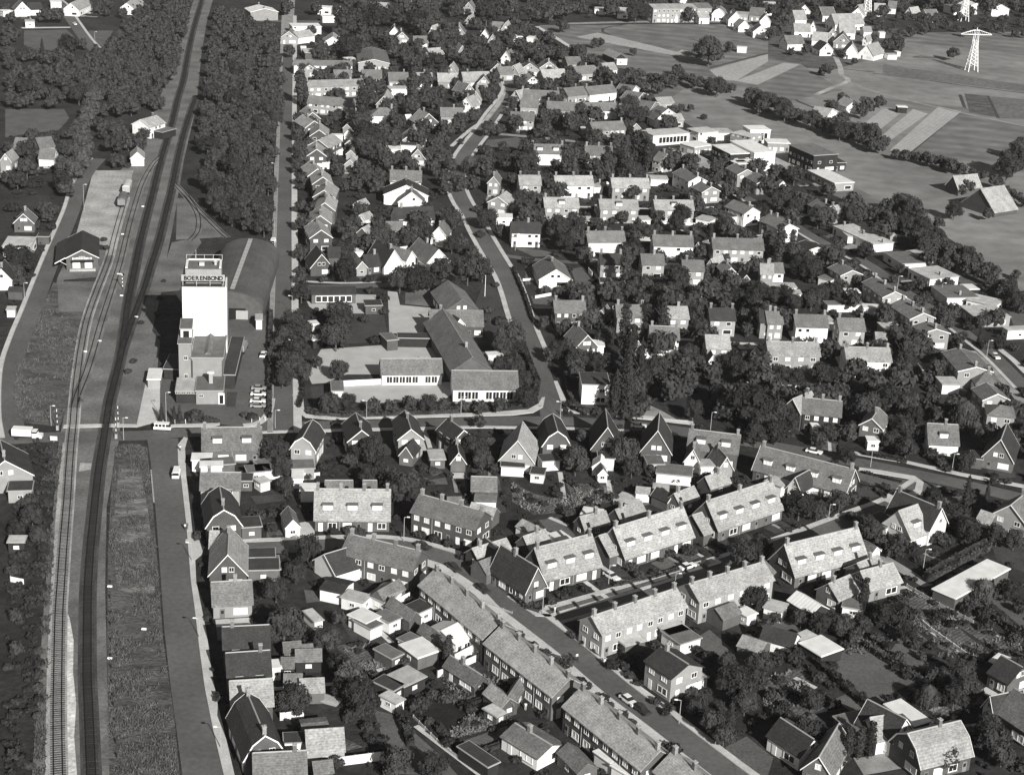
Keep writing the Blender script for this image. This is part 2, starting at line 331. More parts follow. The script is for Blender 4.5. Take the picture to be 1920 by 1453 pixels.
road('footpath','1875 655 1900 675 1925 700',2,'paving')
# corners of the pavements
patch('pavement','548 740 556 772 572 783 620 787 800 783 960 779 1000 774 1018 764 1022 745 1016 746 1010 757 990 768 900 775 700 778 600 781 580 778 570 765 568 740','paving',h=.1)
patch('pavement','1038 715 1052 755 1075 775 1150 781 1220 788 1300 797 1300 791 1220 781 1130 775 1080 768 1062 752 1045 715','paving',h=.1)
patch('pavement','118 803 200 801 256 801 256 796 200 795 120 797','paving',h=.1); patch('pavement','290 800 330 796 400 794 412 791 412 797 400 800 330 801 292 806','paving',h=.1)
ribbon('pavement',catmull(pix('456 798 476 796 490 790 500 780 506 766 509 748'),6),-1,1,None,G['paving'],h=.12)
patch('pavement','380 812 420 812 520 808 700 803 900 799 1060 801 1180 806 1180 810 1060 805 900 803 700 808 520 812 380 816','paving',h=.1)
patch('pavement','1604 876 1650 882 1715 893 1732 905 1728 925 1700 940 1672 945 1655 938 1662 930 1690 932 1715 918 1718 905 1708 899 1650 889 1605 882','paving',h=.1)
patch('pavement','1600 852 1700 869 1800 892 1920 915 1920 909 1800 886 1700 864 1602 847','paving',h=.1)
patch('pavement','960 1117 1008 1150 1030 1152 1170 1112 1280 1078 1280 1083 1170 1117 1030 1157 1004 1155 950 1118','paving',h=.1)
patch('driveway','1218 760 1240 770 1275 790 1210 785 1205 782','paving_d'); patch('grass_triangle','1605 884 1650 891 1704 901 1710 912 1700 925 1690 930 1668 926 1640 910 1600 895','lawn')
patch('driveway','561 980 589 976 590 1003 540 1005','paving')
# school yards
patch('playground','602 655 822 640 830 670 722 690 720 702 650 702 610 718 585 720 575 700','schoolyard'); patch('playground','727 546 745 548 750 572 805 577 828 582 815 625 730 625','schoolyard')
patch('playground','645 722 850 716 852 735 830 752 690 756 640 752','schoolyard'); patch('playground','668 552 705 553 707 580 686 588 600 588 580 575 575 565 660 570','schoolyard')
patch('school_garden','660 590 720 590 728 640 650 645','lawn_d'); patch('school_lawn','905 535 930 535 950 580 970 615 975 640 920 640 880 600','lawn_d')
patch('sandpit','760 545 800 535 820 560 820 576 760 570','yard'); patch('school_lawn','582 725 640 725 645 775 590 775','lawn_d'); patch('school_lawn','875 660 940 660 950 680 930 690 880 688','lawn')
# flat-roofed school yards
patch('paved_yard','1253 277 1290 277 1345 310 1343 325 1300 322 1262 300','gravel'); patch('paved_yard','1230 262 1300 260 1302 268 1240 274','gravel')
patch('paved_yard','1440 277 1480 292 1520 318 1470 318 1420 292','gravel')
# gardens and lawns that the photograph lets one make out
for s,m in (('1455 1265 1500 1252 1528 1275 1480 1290','bed'),('1300 1200 1330 1180 1400 1240 1370 1262','lawn'),('1405 1150 1440 1140 1475 1165 1440 1180','lawn'),('1335 1235 1360 1225 1400 1258 1375 1270','lawn_d'),
 ('1360 1400 1400 1380 1450 1420 1440 1453 1380 1453','lawn'),('1470 1350 1520 1330 1540 1350 1490 1370','bed'),('1450 1290 1500 1275 1560 1320 1500 1350','bed'),('1480 1375 1520 1365 1530 1380 1495 1392','paving_d'),('1600 1420 1660 1412 1690 1440 1620 1453','paving_d'),
 ('1620 1265 1650 1290 1640 1330 1600 1290','lawn'),('1690 1160 1640 1165 1700 1215 1740 1200','bed'),('1830 1120 1870 1140 1900 1150 1850 1105','lawn_d'),('975 1000 1010 985 1030 1000 1000 1015','lawn_d'),('1150 960 1190 940 1240 975 1200 990','lawn_d'),
 ('770 880 800 870 830 885 800 900','bed'),('900 940 940 935 950 960 910 965','lawn_d'),('715 800 735 800 740 850 720 855','lawn_d'),('500 980 540 975 545 1000 500 1010','bed'),('520 1150 560 1140 590 1180 560 1200','lawn_d'),('560 1390 640 1380 680 1400 600 1420','bed'),
 ('1540 1225 1625 1212 1720 1275 1670 1300 1640 1330 1590 1300','lawn'),('1650 1210 1700 1205 1755 1245 1745 1258 1700 1245','lawn'),
 ('1565 1310 1600 1295 1645 1340 1615 1350','lawn'),('1700 1108 1690 1155 1790 1215 1830 1240 1860 1228 1740 1130','bed'),('1700 1100 1750 1115 1920 1215 1900 1240 1760 1150','bed'),
 ('1745 1190 1800 1205 1860 1235 1840 1245 1760 1215','bed'),('1440 1270 1480 1255 1520 1290 1510 1320 1440 1345 1430 1310','bed'),('1840 1110 1880 1115 1940 1165 1920 1180','lawn'),
 ('630 1210 690 1205 740 1255 700 1275 650 1245','bed'),('700 1330 740 1340 830 1420 860 1455 740 1450 720 1390','lawn'),('870 1310 950 1275 960 1290 880 1335','lawn'),
 ('850 1395 950 1360 960 1375 870 1410','lawn'),('570 1105 610 1110 620 1125 575 1130','lawn'),('880 900 935 893 940 920 895 925','bed'),('960 905 1000 925 1060 940 1060 960 1000 965 960 940','bed'),
 ('1060 905 1150 910 1150 940 1080 950','bed'),('1160 930 1190 925 1220 945 1200 950','lawn'),('1010 975 1045 970 1080 1005 1050 1020','lawn'),
 ('985 500 1000 500 1010 530 985 535','lawn'),('1070 505 1095 500 1110 530 1095 538 1080 530','lawn'),('995 555 1060 560 1070 575 1000 570','lawn'),('1000 590 1030 600 1040 620 1005 610','lawn'),
 ('965 465 1020 470 1055 480 1000 482','lawn'),('1080 775 1140 770 1190 780 1180 750 1070 730','lawn_d'),('1780 790 1850 780 1860 800 1800 810','lawn_d'),('1850 880 1900 880 1905 895 1860 900','lawn_d'),
 ('1140 1065 1180 1060 1200 1075 1150 1085','lawn_d'),('1350 1015 1400 1000 1420 1015 1360 1030','lawn_d'),('1580 900 1640 910 1650 930 1590 945','lawn_d'),('1770 930 1820 930 1830 950 1780 960','lawn'),
 ('590 840 625 835 628 840 595 842','lawn_d'),('590 815 618 818 622 838 592 838','lawn_d'),('590 940 560 935 560 925 590 925','paving_d'),('805 900 835 895 840 908 800 908','lawn'),
 ('915 263 970 258 1000 275 930 285 905 278','lawn'),('1890 580 1960 600 1960 640 1900 610','lawn'),('1800 495 1860 540 1840 550 1780 520','lawn'),('1780 600 1830 640 1900 700 1890 710 1800 630','lawn'),
 ('1830 1085 1870 1070 1900 1090 1880 1110','lawn'),('1830 955 1900 1010 1960 1050 1960 1090 1870 1050','lawn_d'),('1450 1170 1490 1165 1500 1190 1470 1200','lawn'),
 ('630 1150 670 1140 700 1180 660 1200','lawn_d'),('700 1205 740 1190 745 1200 720 1215','lawn_d'),('1180 1365 1280 1420 1270 1430 1170 1372','lawn_d'),('470 930 545 925 560 935 480 945','lawn_d'),
 ('1360 1150 1390 1160 1400 1190 1370 1180','lawn_d'),('1690 385 1740 395 1740 405 1690 400','lawn')):
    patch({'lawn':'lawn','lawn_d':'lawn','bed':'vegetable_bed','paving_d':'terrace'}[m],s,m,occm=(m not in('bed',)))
for s in ('1720 1165 1830 1242','1700 1100 1830 1167','1870 1190 1920 1215','780 1360 905 1455','470 1295 700 1275','700 1260 760 1240','1140 900 1145 930','1050 885 1058 935','795 803 808 845','783 803 796 845',
          '830 1375 940 1355','1400 1160 1330 1120','1090 1085 1150 1130','1125 1060 1180 1100','655 1130 735 1205','1490 1270 1530 1290','1030 970 1065 985','1885 765 1920 790','1640 1110 1700 1100'):
    ribbon('garden_path',pix(s),-.6,.6,None,G['paving'])
# ---------------- railway
def track(name,s,z,m_rail,m_sl,bal,balw,ymin,maxn=300):
    pts=catmull(pix(s),8); pp=offs(pts,-balw/2)+offs(pts,balw/2)[::-1]; zz=zlev([[tuple(v) for v in pp]])
    base=ribbon(name,pts,-balw/2,balw/2,zz,G[bal])
    if bal=='ballast_d': ribbon('oil_stain',pts,-.62,.62,zz+.108,G['oil'],occm=False,parent=base)
    def railme(o):
        b=MB(); a=offs(pts,o); n=len(a)
        l=offs(a,.09); r=offs(a,-.09)  # rail drawn wide to take in the oil and shadow along it
        for i in range(n-1):
            b.add([(l[i].x,l[i].y,zz+.1),(r[i].x,r[i].y,zz+.1),(r[i+1].x,r[i+1].y,zz+.1),(l[i+1].x,l[i+1].y,zz+.1),(l[i].x,l[i].y,zz+.26),(r[i].x,r[i].y,zz+.26),(r[i+1].x,r[i+1].y,zz+.26),(l[i+1].x,l[i+1].y,zz+.26)],
             [(4,5,6,7),(1,2,6,5),(3,0,4,7)])
        return b
    for o in (-.75,.75): railme(o).ob('rail',G[m_rail],base)
    sm=MB(); sm.box(-1.3,1.3,-.13,.13,.0,.12); me=sm.me('sleeper',G[m_sl])
    d=0; cnt=0; rest=[]
    for i in range(len(pts)-1):
        a,b=pts[i],pts[i+1]; L=(b-a).length; ang=math.atan2(b.y-a.y,b.x-a.x)-math.pi/2
        while d<L:
            p=a+(b-a)*(d/L)
            if proj(p)[1]<1500 and -20<proj(p)[0]:
                if cnt<maxn and proj(p)[1]>ymin: ob('sleeper',me,base,(p.x,p.y,zz),(0,0,ang)); cnt+=1
                elif proj(p)[1]>ymin*.6: rest.append((p.x,p.y,ang))
            d+=.72
        d-=L
    if rest:
        b=MB()
        for x,y,a in rest:
            c,s_=math.cos(a),math.sin(a); q=[(x+c*u-s_*v,y+s_*u+c*v,zz+.1) for u,v in ((-1.3,-.14),(1.3,-.14),(1.3,.14),(-1.3,.14))]; b.add(q,[(0,1,2,3)])
        tag(b.ob('far_sleepers',G[m_sl],base),kind='stuff')
    return pts
MT=track('main_track','173 1490 171 1440 167 1340 164 1270 164 1190 165 1110 169 1040 175 977 180 927 186 877 194 827 200 790 206 752 214 720 227 664 234 614 241 564 251 514 261 464 273 414 286 364 302 300 321 237 333 187 344 150 353 100 363 55 376 10 382 -12',0,'rail','sleeper_d','ballast_d',3.6,760)
track('side_track','110 1490 109 1440 108 1340 109 1240 111 1150 115 1087 119 1027 123 977 127 927 130 877 134 827 137 799 140 760 144 714 152 655 163 600 180 550 203 490 213 450 224 410 236 370',0,'rail','sleeper','ballast_l',3.4,800)
track('siding_track','139 765 148 735 162 700 176 655 190 605 211 539 226 490 238 440 250 395 266 345 285 310 300 295',0,'rail','sleeper','ballast',3,2000)
track('second_main_track','226 665 243 615 258 575 271 540 283 500 298 452 311 400 322 355 333 300 345 250 357 212 368 180',0,'rail','sleeper_d','ballast_d',3.6,2000)
track('silo_spur','326 345 334 352 350 370 364 390 372 410 371 432 362 446 355 452',0,'rail','sleeper','ballast',2.8,2000)
track('silo_spur','350 368 370 392 390 412 412 434 426 446',0,'rail','sleeper','ballast',2.8,2000)
# ================= BUILDINGS
WIN={}
def window_meshes():
    for k,pm in (('a','glass'),('b','curtain')):
        b=MB()
        for x0,x1,z0,z1 in ((-.5,.5,-.5,-.42),(-.5,.5,.42,.5),(-.5,-.43,-.42,.42),(.43,.5,-.42,.42),(-.03,.03,-.42,.42)): b.box(x0,x1,-.09,.02,z0,z1)
        b.box(-.56,.56,-.16,.0,-.58,-.5,1); WIN[k]=b.me('window',[G['white'],G['concrete']])
        b=MB(); b.add([(-.45,-.035,-.45),(.45,-.035,-.45),(.45,-.035,.45),(-.45,-.035,.45)],[(0,1,2,3)]); WIN['p'+k]=b.me('pane',G[pm])
        b=MB(); b.box(-.5,.5,-.07,.02,-.5,.5); b.add([(-.42,-.09,-.4),(.42,-.09,-.4),(.42,-.09,.4),(-.42,-.09,.4)],[(0,1,2,3)],1); WIN['s'+k]=b.me('window',[G['white'],G[pm]])
    b=MB(); b.box(-.5,.5,-.08,.02,0,1); b.add([(-.3,-.1,.5),(.3,-.1,.5),(.3,-.1,.85),(-.3,-.1,.85)],[(0,1,2,3)],1); WIN['door']=b.me('door',[G['wood'],G['glass']])
    b=MB(); b.box(-.5,.5,-.08,.02,0,1); WIN['wdoor']=b.me('door',[G['white']])
    b=MB(); b.box(-.35,.35,-.35,.35,-1.2,1.25); b.box(-.42,.42,-.42,.42,1.25,1.4,1); b.tube((-.12,0,1.4),(-.12,0,1.65),.1,.08,1); WIN['chim']=b.me('chimney',[G['chim'],G['concrete']])
window_meshes()
def add_win(root,x,y,z,w,h,ang,near,dark=.4):
    k='a' if random.random()<dark else 'b'
    if near:
        f=ob('window',WIN[k],root,(x,y,z),(0,0,ang),(w,1,h)); ob('pane',WIN['p'+k],f)
    else: ob('window',WIN['s'+k],root,(x,y,z),(0,0,ang),(w,1,h))
HOUSES=[]; GARD=[]
def house(k,A,B,d,e,r,roof='m',wall='b',x='',name=None,cat=None,label=None):
    """A,B: ends (left,right) of the wall-top line that faces the camera, at height e; d depth; r ridge height"""
    A=Vector((A.x,A.y,0)); B=Vector((B.x,B.y,0)); L=(B-A).length; a=math.atan2(B.y-A.y,B.x-A.x); n=Vector((-math.sin(a),math.cos(a),0))
    c=(A+B)/2+n*d/2; px=proj(c+Vector((0,0,e/2))); s=px[2]; near=s>6.3
    gable=k in 'gmb'
    rz=a+(math.pi/2 if gable else 0); Lr=d if gable else L; Wd=L if gable else d
    shed=e<2.75 and k!='f' and Lr<9 or (k=='f' and L*d<60 and e<3.3)
    nm=name or ('shed' if shed else {'f':'flat_roofed_building','b':'barrel_roofed_warehouse'}.get(k,'terraced_house' if (k in 'pP' and L>13) else 'house'))
    root=empty(nm,(c.x,c.y,0),rz)
    opts=x.split('.') if x else []
    o=0.35 if not shed else .2; h=Wd/2
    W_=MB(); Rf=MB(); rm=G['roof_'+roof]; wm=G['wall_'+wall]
    sl=(r-e)/h if h else 0
    if k in 'pg':
        W_.prism([(-h,0),(h,0),(h,e),(0,r),(-h,e)],-Lr/2,Lr/2)
        t=.18; z0=e-o*sl+.02
        Rf.prism([(-h-o,z0),(0,r+.02),(h+o,z0),(h+o,z0+t),(0,r+.02+t),(-h-o,z0+t)][::1],-Lr/2-o,Lr/2+o)
    elif k in 'mP':
        zk=e+(r-e)*.62; yk=h*.6; t=.18
        W_.prism([(-h,0),(h,0),(h,e),(yk,zk),(0,r),(-yk,zk),(-h,e)],-Lr/2,Lr/2)
        Rf.prism([(-h-.25,e-.2),(-yk,zk+.02),(0,r+.02),(yk,zk+.02),(h+.25,e-.2),(h+.45,e-.2),(yk+.12,zk+.16),(0,r+.2),(-yk-.12,zk+.16),(-h-.45,e-.2)],-Lr/2-o,Lr/2+o)
    elif k=='b':
        arc=[(h*math.cos(t),e+(r-e)*math.sin(t)) for t in [math.pi*i/14 for i in range(15)]]
        W_.prism([(-h,0),(h,0)]+arc,-Lr/2,Lr/2); arc2=[((h+.25)*math.cos(t),e+.03+(r-e+.25)*math.sin(t)) for t in [math.pi*i/14 for i in range(15)]]
        Rf.prism(arc2+[(v,z+.02) for v,z in arc[::-1]],-Lr/2-.2,Lr/2+.2); rm=G['warehouse']
    elif k=='f':
        W_.box(-Lr/2,Lr/2,-h,h,0,e-.02); Rf.box(-Lr/2-.3,Lr/2+.3,-h-.3,h+.3,e-.01,e+.22,1); Rf.box(-Lr/2-.12,Lr/2+.12,-h-.12,h+.12,e+.22,e+.26)
    elif k=='h':
        W_.box(-Lr/2,Lr/2,-h,h,0,e-.02); q=max(0,Lr/2-h)
        Rf.add([(-Lr/2-o,-h-o,e),(Lr/2+o,-h-o,e),(Lr/2+o,h+o,e),(-Lr/2-o,h+o,e),(-q,0,r),(q,0,r)],[(0,1,5,4),(1,2,5),(2,3,4,5),(3,0,4),(3,2,1,0)])
    ml=[G['flat_'+roof],G['trim' if roof!='w' else 'white']] if k=='f' else rm
    W_.ob('wall',wm,root); ro=Rf.ob('roof',ml,root)
    if (k in 'gm' and 'n' not in opts) or 'v' in opts:   # light bargeboards at the gable that faces the camera
        V=MB(); t=.22
        if k in 'gp': q=[(-h-o,e-o*sl-.05),(0,r-.05),(h+o,e-o*sl-.05),(h+o,e-o*sl+t),(0,r+t),(-h-o,e-o*sl+t)]
        else: q=[(-h-.25,e-.25),(-yk,zk-.05),(0,r-.05),(yk,zk-.05),(h+.25,e-.25),(h+.48,e-.2),(yk+.15,zk+.2),(0,r+.24),(-yk-.15,zk+.2),(-h-.48,e-.2)]
        for sgn in (-1,1): V=MB(); u=sgn*(Lr/2+o); V.prism(q,min(u+.01*sgn,u+.09*sgn),max(u+.01*sgn,u+.09*sgn)); V.ob('bargeboard',G['white'],root)
    if near and k in 'pgmP' and not shed:
        V=MB(); zt=r+(.2 if k in 'pg' else .2); V.prism([(-.16,zt-.06),(.16,zt-.06),(.07,zt+.08),(-.07,zt+.08)],-Lr/2-o+.12,Lr/2+o-.12); V.ob('ridge_tiles',G['trim'],root)
    # chimneys
    nc=next((int(t[1:]) for t in opts if t[0]=='c' and t[1:].isdigit()),None)
    if nc is None: nc=0 if (shed or k in 'fb') else (1 if Lr<14 else max(2,int(Lr/6)))
    for i in range(nc):
        if nc>1: u=-Lr/2+.5+(Lr-1)*i/(nc-1)
        else: u=random.choice((-.3,.1,.3))*Lr
        ob('chimney',WIN['chim'],root,(u,0,(r if k!='f' else e)+.45),(0,0,0),(1 if near else 1.1,1,.8))
    # dormers on the slope facing the camera
    nd=next((int(t[2:]) for t in opts if t[:2]=='dm'),0)
    for i in range(nd):
        u=-Lr/2+Lr*(i+.5)/nd; 
        if k=='P': y0=-h*.85; zb=e+.6
        else: y0=-h*.72; zb=e+(h+y0)*sl
        b=MB(); hh=1.45; yb=min(0,y0+hh/max(sl,.4)+.6); b.box(-1.1,1.1,y0,yb,zb-.3,zb+hh); b.box(-1.3,1.3,y0-.25,yb,zb+hh,zb+hh+.16,1)
        dm=b.ob('dormer',[G['white'],G['flat_m']],root,loc=(u,0,0)); k2='a' if random.random()<.5 else 'b'
        f=ob('window',WIN[k2],dm,(0,y0,zb+.78),(0,0,0),(1.9,1,1.0)); 
    # windows on the faces that turn to the camera
    if 'wb' in opts:      # a continuous band of windows along the front
        nw_=int(Lr/2)
        for i in range(nw_): add_win(root,-Lr/2+1.2+(Lr-2.4)*(i+.5)/nw_,-h,e*.5,(Lr-2.4)/nw_*.97,e*.68,0,near,.9)
    if 'nw' not in opts and 'wb' not in opts and k!='b':
        cw=Vector((0,0,0))-c; cw.z=0; cw.normalize()
        fl=[1.45] if e<4.3 else [1.45,4.1]
        if e>7: fl=[1.5+2.9*i for i in range(int(e/2.9))]
        faces=[(-math.pi/2,Lr,h,0),(math.pi/2,Lr,h,0),(0,Wd,Lr/2,1),(math.pi,Wd,Lr/2,1)]
        for fa,fw,fd,isg in faces:
            nx=Vector((math.cos(fa+rz),math.sin(fa+rz),0))
            if nx.dot(cw)<.12: continue
            cf,sf=math.cos(fa),math.sin(fa)
            def pt(u): return (cf*(fd)-sf*u, sf*(fd)+cf*u)
            ang=fa+math.pi/2
            un=max(1,round(fw/6.2)) if not isg else 1
            for zi,zz in enumerate(fl):
                for j in range(un):
                    u0=-fw/2+fw*(j+.5)/un; w1=fw/un
                    if shed or w1<4:
                        if random.random()<.75 and zi==0: xx,yy=pt(u0); add_win(root,xx,yy,min(zz,e-.8),min(1.2,w1*.5),.8,ang,near,.5)
                        continue
                    if zi==0:
                        big=w1*.36; q=-1 if j%2 else 1
                        xx,yy=pt(u0+q*w1*.2); add_win(root,xx,yy,zz,big,1.5,ang,near,.3)
                        if not isg or random.random()<.5:
                            xx,yy=pt(u0-q*w1*.27); ob('door',WIN['door' if random.random()<.5 else 'wdoor'],root,(xx,yy,.03),(0,0,ang),(1,1,2.1))
                    else:
                        for q in (-.24,.24):
                            xx,yy=pt(u0+q*w1); add_win(root,xx,yy,zz,min(1.5,w1*.24),1.15,ang,near,.45)
            if isg and k in 'gpmP' and e<4.3 and r-e>2.4 and not shed:
                ww=.3 if k in 'mP' else .16
                for q in ((-ww,ww) if Wd>6 else (0,)):
                    xx,yy=pt(q*Wd*.6); add_win(root,xx,yy,e+1.1,1.1,1.1,ang,near,.4)
    # downpipes on long terraces
    if nm=='terraced_house' and near:
        for j in range(1,max(1,round(Lr/6.2)),2):
            b=MB(); u=-Lr/2+Lr*j/round(Lr/6.2); b.box(u-.05,u+.05,-h-.1,-h-.01,0,e-.25); b.ob('downpipe',G['concrete'],root)
    if 'n1' in opts: pass
    cs,sn=math.cos(a),math.sin(a); ex=.8
    mark([c+Vector((cs*u-sn*v,sn*u+cs*v,0)) for u,v in ((-L/2-ex,-d/2-ex),(L/2+ex,-d/2-ex),(L/2+ex,d/2+ex),(-L/2-ex,d/2+ex))])
    tone={'l':'pale','m':'grey','d':'dark','w':'white'}[roof]; wt={'b':'brick','w':'white','d':'dark boarded','p':'pale brick'}[wall]
    rt_={'p':'ridged roof','g':'gable in front','m':'gambrel gable in front','P':'gambrel roof','f':'flat roof','h':'hipped roof','b':'barrel roof'}[k]
    if nm=='shed': what='%s %s shed with %s roof'%('small' if L*d<30 else 'larger',wt,'flat '+tone if k=='f' else 'ridged '+tone); ct='shed'
    elif nm=='terraced_house': what='%s terrace with %s ridged roof%s'%(wt,tone,' and dormers' if nd else ''); ct='house'
    elif k=='f': what='%s building with %s flat roof'%(wt,tone); ct='building'
    elif k=='b': what='barrel roofed warehouse'; ct='warehouse'
    else: what='%s house, %s roof, %s'%(wt,tone,rt_); ct='house'
    root['category']=cat or ct
    if label: root['label']=label
    else: root['_w']=what
    root['_px']=px[0]; root['_py']=px[1]; HOUSES.append(root); GARD.append((c,a,L,d,k,px[2],nm)); return root
